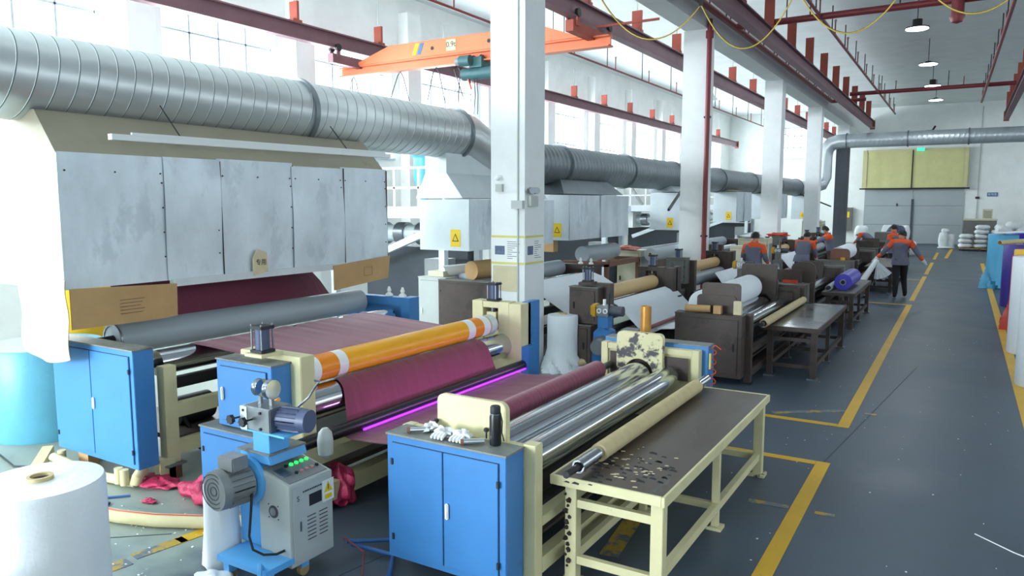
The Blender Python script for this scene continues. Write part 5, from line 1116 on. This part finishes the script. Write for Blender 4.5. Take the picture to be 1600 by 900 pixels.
# ================= workers
def person(label, loc, rot, J, wear='jacket', lean=0, mask=False, gloves=True, scale=1.0):
    """J: joint positions in local metres (facing +y). One skinned body; fingers are short skinned chains rooted in the palm."""
    t = thing('person', loc, label, 'person'); t.rotation_euler = (0, 0, rot)
    V = []; E = []; R_ = []
    def v(p, r_): V.append(Vector(p)*scale); R_.append(r_*scale); return len(V)-1
    pel = v(J['pelvis'], .16); ch = v(J['chest'], .19); mid = v((Vector(J['pelvis'])+Vector(J['chest']))/2, .17); nk = v(J['neck'], .06); hb = v(J['head'], .085); ht = v(Vector(J['head'])+(Vector(J['head'])-Vector(J['neck'])).normalized()*.12, .075)
    up = v(Vector(J['chest']).lerp(Vector(J['neck']), .55), .15)
    E += [(pel, mid), (mid, ch), (ch, up), (up, nk), (nk, hb), (hb, ht)]
    fing = []
    for s_ in 'lr':
        a = v(J['sho_'+s_], .085); b = v(J['elb_'+s_], .066); c_ = v(J['wri_'+s_], .045); d = Vector(J['wri_'+s_])-Vector(J['elb_'+s_]); d.normalize()
        hnd = v(Vector(J['wri_'+s_])+d*.07, .036); E += [(up, a), (a, b), (b, c_), (c_, hnd)]
        side = d.cross(Vector((0, 1, .3))).normalized()
        for f in range(4):
            base = Vector(J['wri_'+s_])+d*.085+side*(.024-.016*f); f1 = v(base+d*.03, .0095); f2 = v(base+d*(.055+.008*(f in (1, 2)))+Vector((0, .012, -.008)), .008); E += [(hnd, f1), (f1, f2)]
        th = v(Vector(J['wri_'+s_])+d*.055+side*.045+Vector((0, .015, 0)), .011); E.append((hnd, th))
        k = v(J['kne_'+s_], .082); h_ = v(J['hip_'+s_], .11); an = v(J['ank_'+s_], .058); toe = v(Vector(J['ank_'+s_])+Vector(J.get('toe_'+s_, (0, .16, -.05))), .036); he = v(Vector(J['ank_'+s_])+Vector((0, .0, -.045)), .036)
        E += [(pel, h_), (h_, k), (k, an), (an, he), (he, toe)]
    me = bpy.data.meshes.new('body'); me.from_pydata([tuple(x) for x in V], E, []); o = bpy.data.objects.new('body', me); C.objects.link(o)
    md = o.modifiers.new('s', 'SKIN'); md.use_smooth_shade = True
    for i, sv in enumerate(me.skin_vertices[0].data): sv.radius = (R_[i], R_[i]); sv.use_root = (i == pel)
    for i in (0, 1, 2, 6): me.skin_vertices[0].data[i].radius = (R_[i]*1.15, R_[i]*.8)
    o.modifiers.new('u', 'SUBSURF').levels = 1
    dg = bpy.context.evaluated_depsgraph_get(); dg.update(); m2 = bpy.data.meshes.new_from_object(o.evaluated_get(dg)); bpy.data.objects.remove(o)
    for mm in (M_skin, M_jor, M_jgr, M_trou, M_shoe, M_glove if gloves else M_skin, M_ink): m2.materials.append(mm)
    segs = [(nk, hb, 0), (hb, ht, 0), (pel, mid, 2), (mid, ch, 2), (ch, up, 9), (up, nk, 1)]
    for i, (a, b) in enumerate(E):
        pass
    sho = Vector(J['chest'])*scale; axis = (Vector(J['neck'])-Vector(J['chest'])).normalized()
    def near(p):
        best = None
        for a, b in E:
            A, B_ = V[a], V[b]; d = B_-A; t_ = max(0, min(1, (p-A).dot(d)/max(1e-9, d.length_squared))); q = (p-A-d*t_).length/max(.02, R_[a]*(1-t_)+R_[b]*t_)
            if best is None or q < best[0]: best = (q, a, b, t_)
        return best
    for p in m2.polygons:
        c_ = p.center; q, a, b, t_ = near(c_); k = 2
        if a in (nk, hb) : k = 0
        elif (a, b) == (up, nk): k = 1 if t_ < .6 else 0
        elif (a, b) in ((ch, up),): k = 1 if (c_-sho).dot(axis) > .03 else 2
        elif (a, b) == (mid, ch): k = 2
        elif (a, b) == (pel, mid): k = 2 if t_ > .0 else 3
        elif a == pel: k = 3 if t_ > .35 else 2
        else:
            for s_ in 'lr':
                if (V[a]-Vector(J['sho_'+s_])*scale).length < .01 and (V[b]-Vector(J['elb_'+s_])*scale).length < .01: k = 1 if t_ < .6 else 2
                elif a == up: k = 1
                elif (V[a]-Vector(J['elb_'+s_])*scale).length < .01: k = 2 if t_ < .35 else (1 if t_ < .9 else 5)
                elif (V[a]-Vector(J['hip_'+s_])*scale).length < .01 or ((V[a]-Vector(J['kne_'+s_])*scale).length < .01): k = 3 if t_ < .97 else 4
                elif (V[a]-Vector(J['ank_'+s_])*scale).length < .01 or (V[a]-(Vector(J['ank_'+s_])+Vector((0, 0, -.045)))*scale).length < .01: k = 4
                elif (V[a]-(Vector(J['wri_'+s_]))*scale).length < .12: k = 5
        p.material_index = k; p.use_smooth = True
    bo = bpy.data.objects.new('body', m2); C.objects.link(bo); bo.parent = t
    hd = Vector(J['head'])*scale; ax = (Vector(J['head'])-Vector(J['neck'])).normalized(); fw = Vector(J.get('face', (0, 1, 0))).normalized(); sd_ = ax.cross(fw).normalized()
    # hair cap
    def hp(u, v):
        a = 2*PI*u; th = (PI*.60)*v; d = ax*math.cos(th)+(sd_*math.cos(a)+(-fw)*math.sin(a))*math.sin(th)
        cut = 1.0 if d.dot(fw) < .35 else .96
        return hd+ax*.045+Vector((d.x*.098, d.y*.104, d.z*.112))*cut*(1 if d.dot(fw) < .45 else .93)*scale-fw*.012
    def mkobj(mb, nm, m, parent=t):
        me_ = bpy.data.meshes.new(nm); me_.from_pydata(mb.v, [], mb.f); me_.materials.append(m); me_.polygons.foreach_set('use_smooth', [True]*len(me_.polygons)); oo = bpy.data.objects.new(nm, me_); C.objects.link(oo); oo.parent = parent; return oo
    mkobj(MB().grid(hp, 24, 10), 'hair', M_hair)
    for sx in (-1, 1):
        mkobj(MB().blob(hd+sd_*sx*.088+ax*.02, .024, 0, 1, 10, 8), 'ear', M_skin)
        mkobj(MB().blob(hd+fw*.083+sd_*sx*.032+ax*.035, .011, 0, 1, 10, 8), 'eye', M_ink)
    mkobj(MB().blob(hd+fw*.095+ax*.01, .017, 0, 1, 10, 8), 'nose', M_skin)
    if mask: mkobj(MB().blob(hd+fw*.05-ax*.02, .072, .04, 1, 14, 10), 'face_mask', M_mask)
    else: mkobj(MB().blob(hd+fw*.088-ax*.03, .014, 0, 1, 10, 6, .4, (1.6, 1)), 'mouth', M_redb)
    # jacket hem band, so the jacket ends cleanly over the trousers
    pv = Vector(J['pelvis'])*scale; up_ = (Vector(J['chest'])-Vector(J['pelvis'])).normalized()
    h0 = pv-up_*.10; g = MB(); vs = []; n = 24
    for z, rx, ry in ((0, .20, .15), (.05, .205, .155), (.16, .195, .15), (.2, .17, .13)):
        for i in range(n):
            a = 2*PI*i/n; vs.append(h0+up_*z*scale+Vector((rx*math.cos(a), ry*math.sin(a), 0))*scale)
    g.add(vs, [(j*n+i, j*n+(i+1) % n, (j+1)*n+(i+1) % n, (j+1)*n+i) for j in range(3) for i in range(n)]); mkobj(g, 'jacket_hem', M_jgr)
    return t
def stand(**k):
    J = dict(pelvis=(0, 0, .95), chest=(0, .01, 1.26), neck=(0, .02, 1.46), head=(0, .04, 1.56), sho_l=(-.2, .0, 1.37), sho_r=(.2, .0, 1.37), elb_l=(-.27, .03, 1.12), elb_r=(.25, .03, 1.12), wri_l=(-.22, .2, .95), wri_r=(.22, .2, .95),
             hip_l=(-.09, 0, .88), hip_r=(.09, 0, .88), kne_l=(-.1, .02, .48), kne_r=(.1, .02, .48), ank_l=(-.11, 0, .09), ank_r=(.11, 0, .09))
    J.update(k); return J
person('worker seen from behind walking along the aisle, carrying a white roll', (-1.28, 20.75, 0), math.radians(12), stand(
    pelvis=(.0, 0, .93), chest=(-.02, .03, 1.25), neck=(0, .05, 1.46), head=(.02, .08, 1.55), elb_l=(-.36, .02, 1.16), wri_l=(-.52, .1, .98), sho_l=(-.19, .03, 1.38), sho_r=(.2, .0, 1.39),
    elb_r=(.36, -.02, 1.14), wri_r=(.52, .06, .93), kne_l=(-.08, -.02, .49), ank_l=(-.1, -.14, .1), kne_r=(.12, .18, .5), ank_r=(.16, .1, .11)), scale=1.0)
person('worker with back turned left of the arched plate, grey and orange jacket', (-4.0, 17.2, 0), math.radians(-8), stand(wri_l=(-.2, .3, 1.0), wri_r=(.22, .3, 1.0)))
person('worker leaning forward in the middle of the far machines', (-3.5, 20.2, 0), math.radians(-15), stand(chest=(0, .12, 1.22), neck=(0, .22, 1.39), head=(0, .27, 1.48), sho_l=(-.2, .16, 1.33), sho_r=(.2, .16, 1.33), elb_l=(-.24, .25, 1.08), elb_r=(.24, .25, 1.08), wri_l=(-.18, .42, .95), wri_r=(.18, .42, .95)))
person('worker in a face mask reaching left toward the leaning worker', (-3.3, 23.9, 0), math.radians(110), stand(chest=(0, .1, 1.25), neck=(0, .16, 1.44), head=(0, .2, 1.54), sho_l=(-.19, .12, 1.37), sho_r=(.19, .12, 1.37), elb_l=(-.22, .38, 1.27), wri_l=(-.2, .6, 1.18), elb_r=(.22, .36, 1.2), wri_r=(.2, .58, 1.12), face=(.4, 1, 0)), mask=True)
person('worker half hidden behind the walking worker', (-1.75, 25.3, 0), math.radians(60), stand())
person('worker bent far over the distant table', (-2.9, 31.2, 0), math.radians(70), stand(chest=(0, .25, 1.12), neck=(0, .42, 1.18), head=(0, .5, 1.16), sho_l=(-.2, .36, 1.16), sho_r=(.2, .36, 1.16), elb_l=(-.24, .45, .95), elb_r=(.24, .45, .95), wri_l=(-.2, .6, .85), wri_r=(.2, .6, .85)))
# white roll carried by the walker, on a hand cart
t = thing('carried_roll', (-1.95, 20.7, 0), 'white wrapped roll tilted on a small cart, held by the walking worker', 'roll')
MB().cyl((-2.12, 20.45, .34), (-1.8, 20.75, .93), .085, .055, n=24).build('roll_body', M_hose if False else M_white, t); MB().cyl((-2.16, 20.41, .26), (-2.12, 20.45, .34), .05, n=16).build('core', M_brown, t)
def fan(u, v):
    a = -.1+1.0*u; L = .48*v; return (-1.8+L*math.sin(a)*.95, 20.70+.03*math.sin(u*30)*v, .93-L*math.cos(a))
MB().grid(fan, 40, 6).build('loose_sheets', M_whitecl, t)
t = thing('roll_cart', (-2.0, 20.7, 0), 'small wheeled cart under the carried white roll', 'cart'); B(-2.25, -1.95, 20.3, 20.7, .12, .24).build('cart_bed', M_brown, t)
for x in (-2.2, -2.0):
    for y in (20.35, 20.62): MB().pipe((x-.02, y, .06), (x+.02, y, .06), .06, .03, 18).build('wheel', M_steel, t)
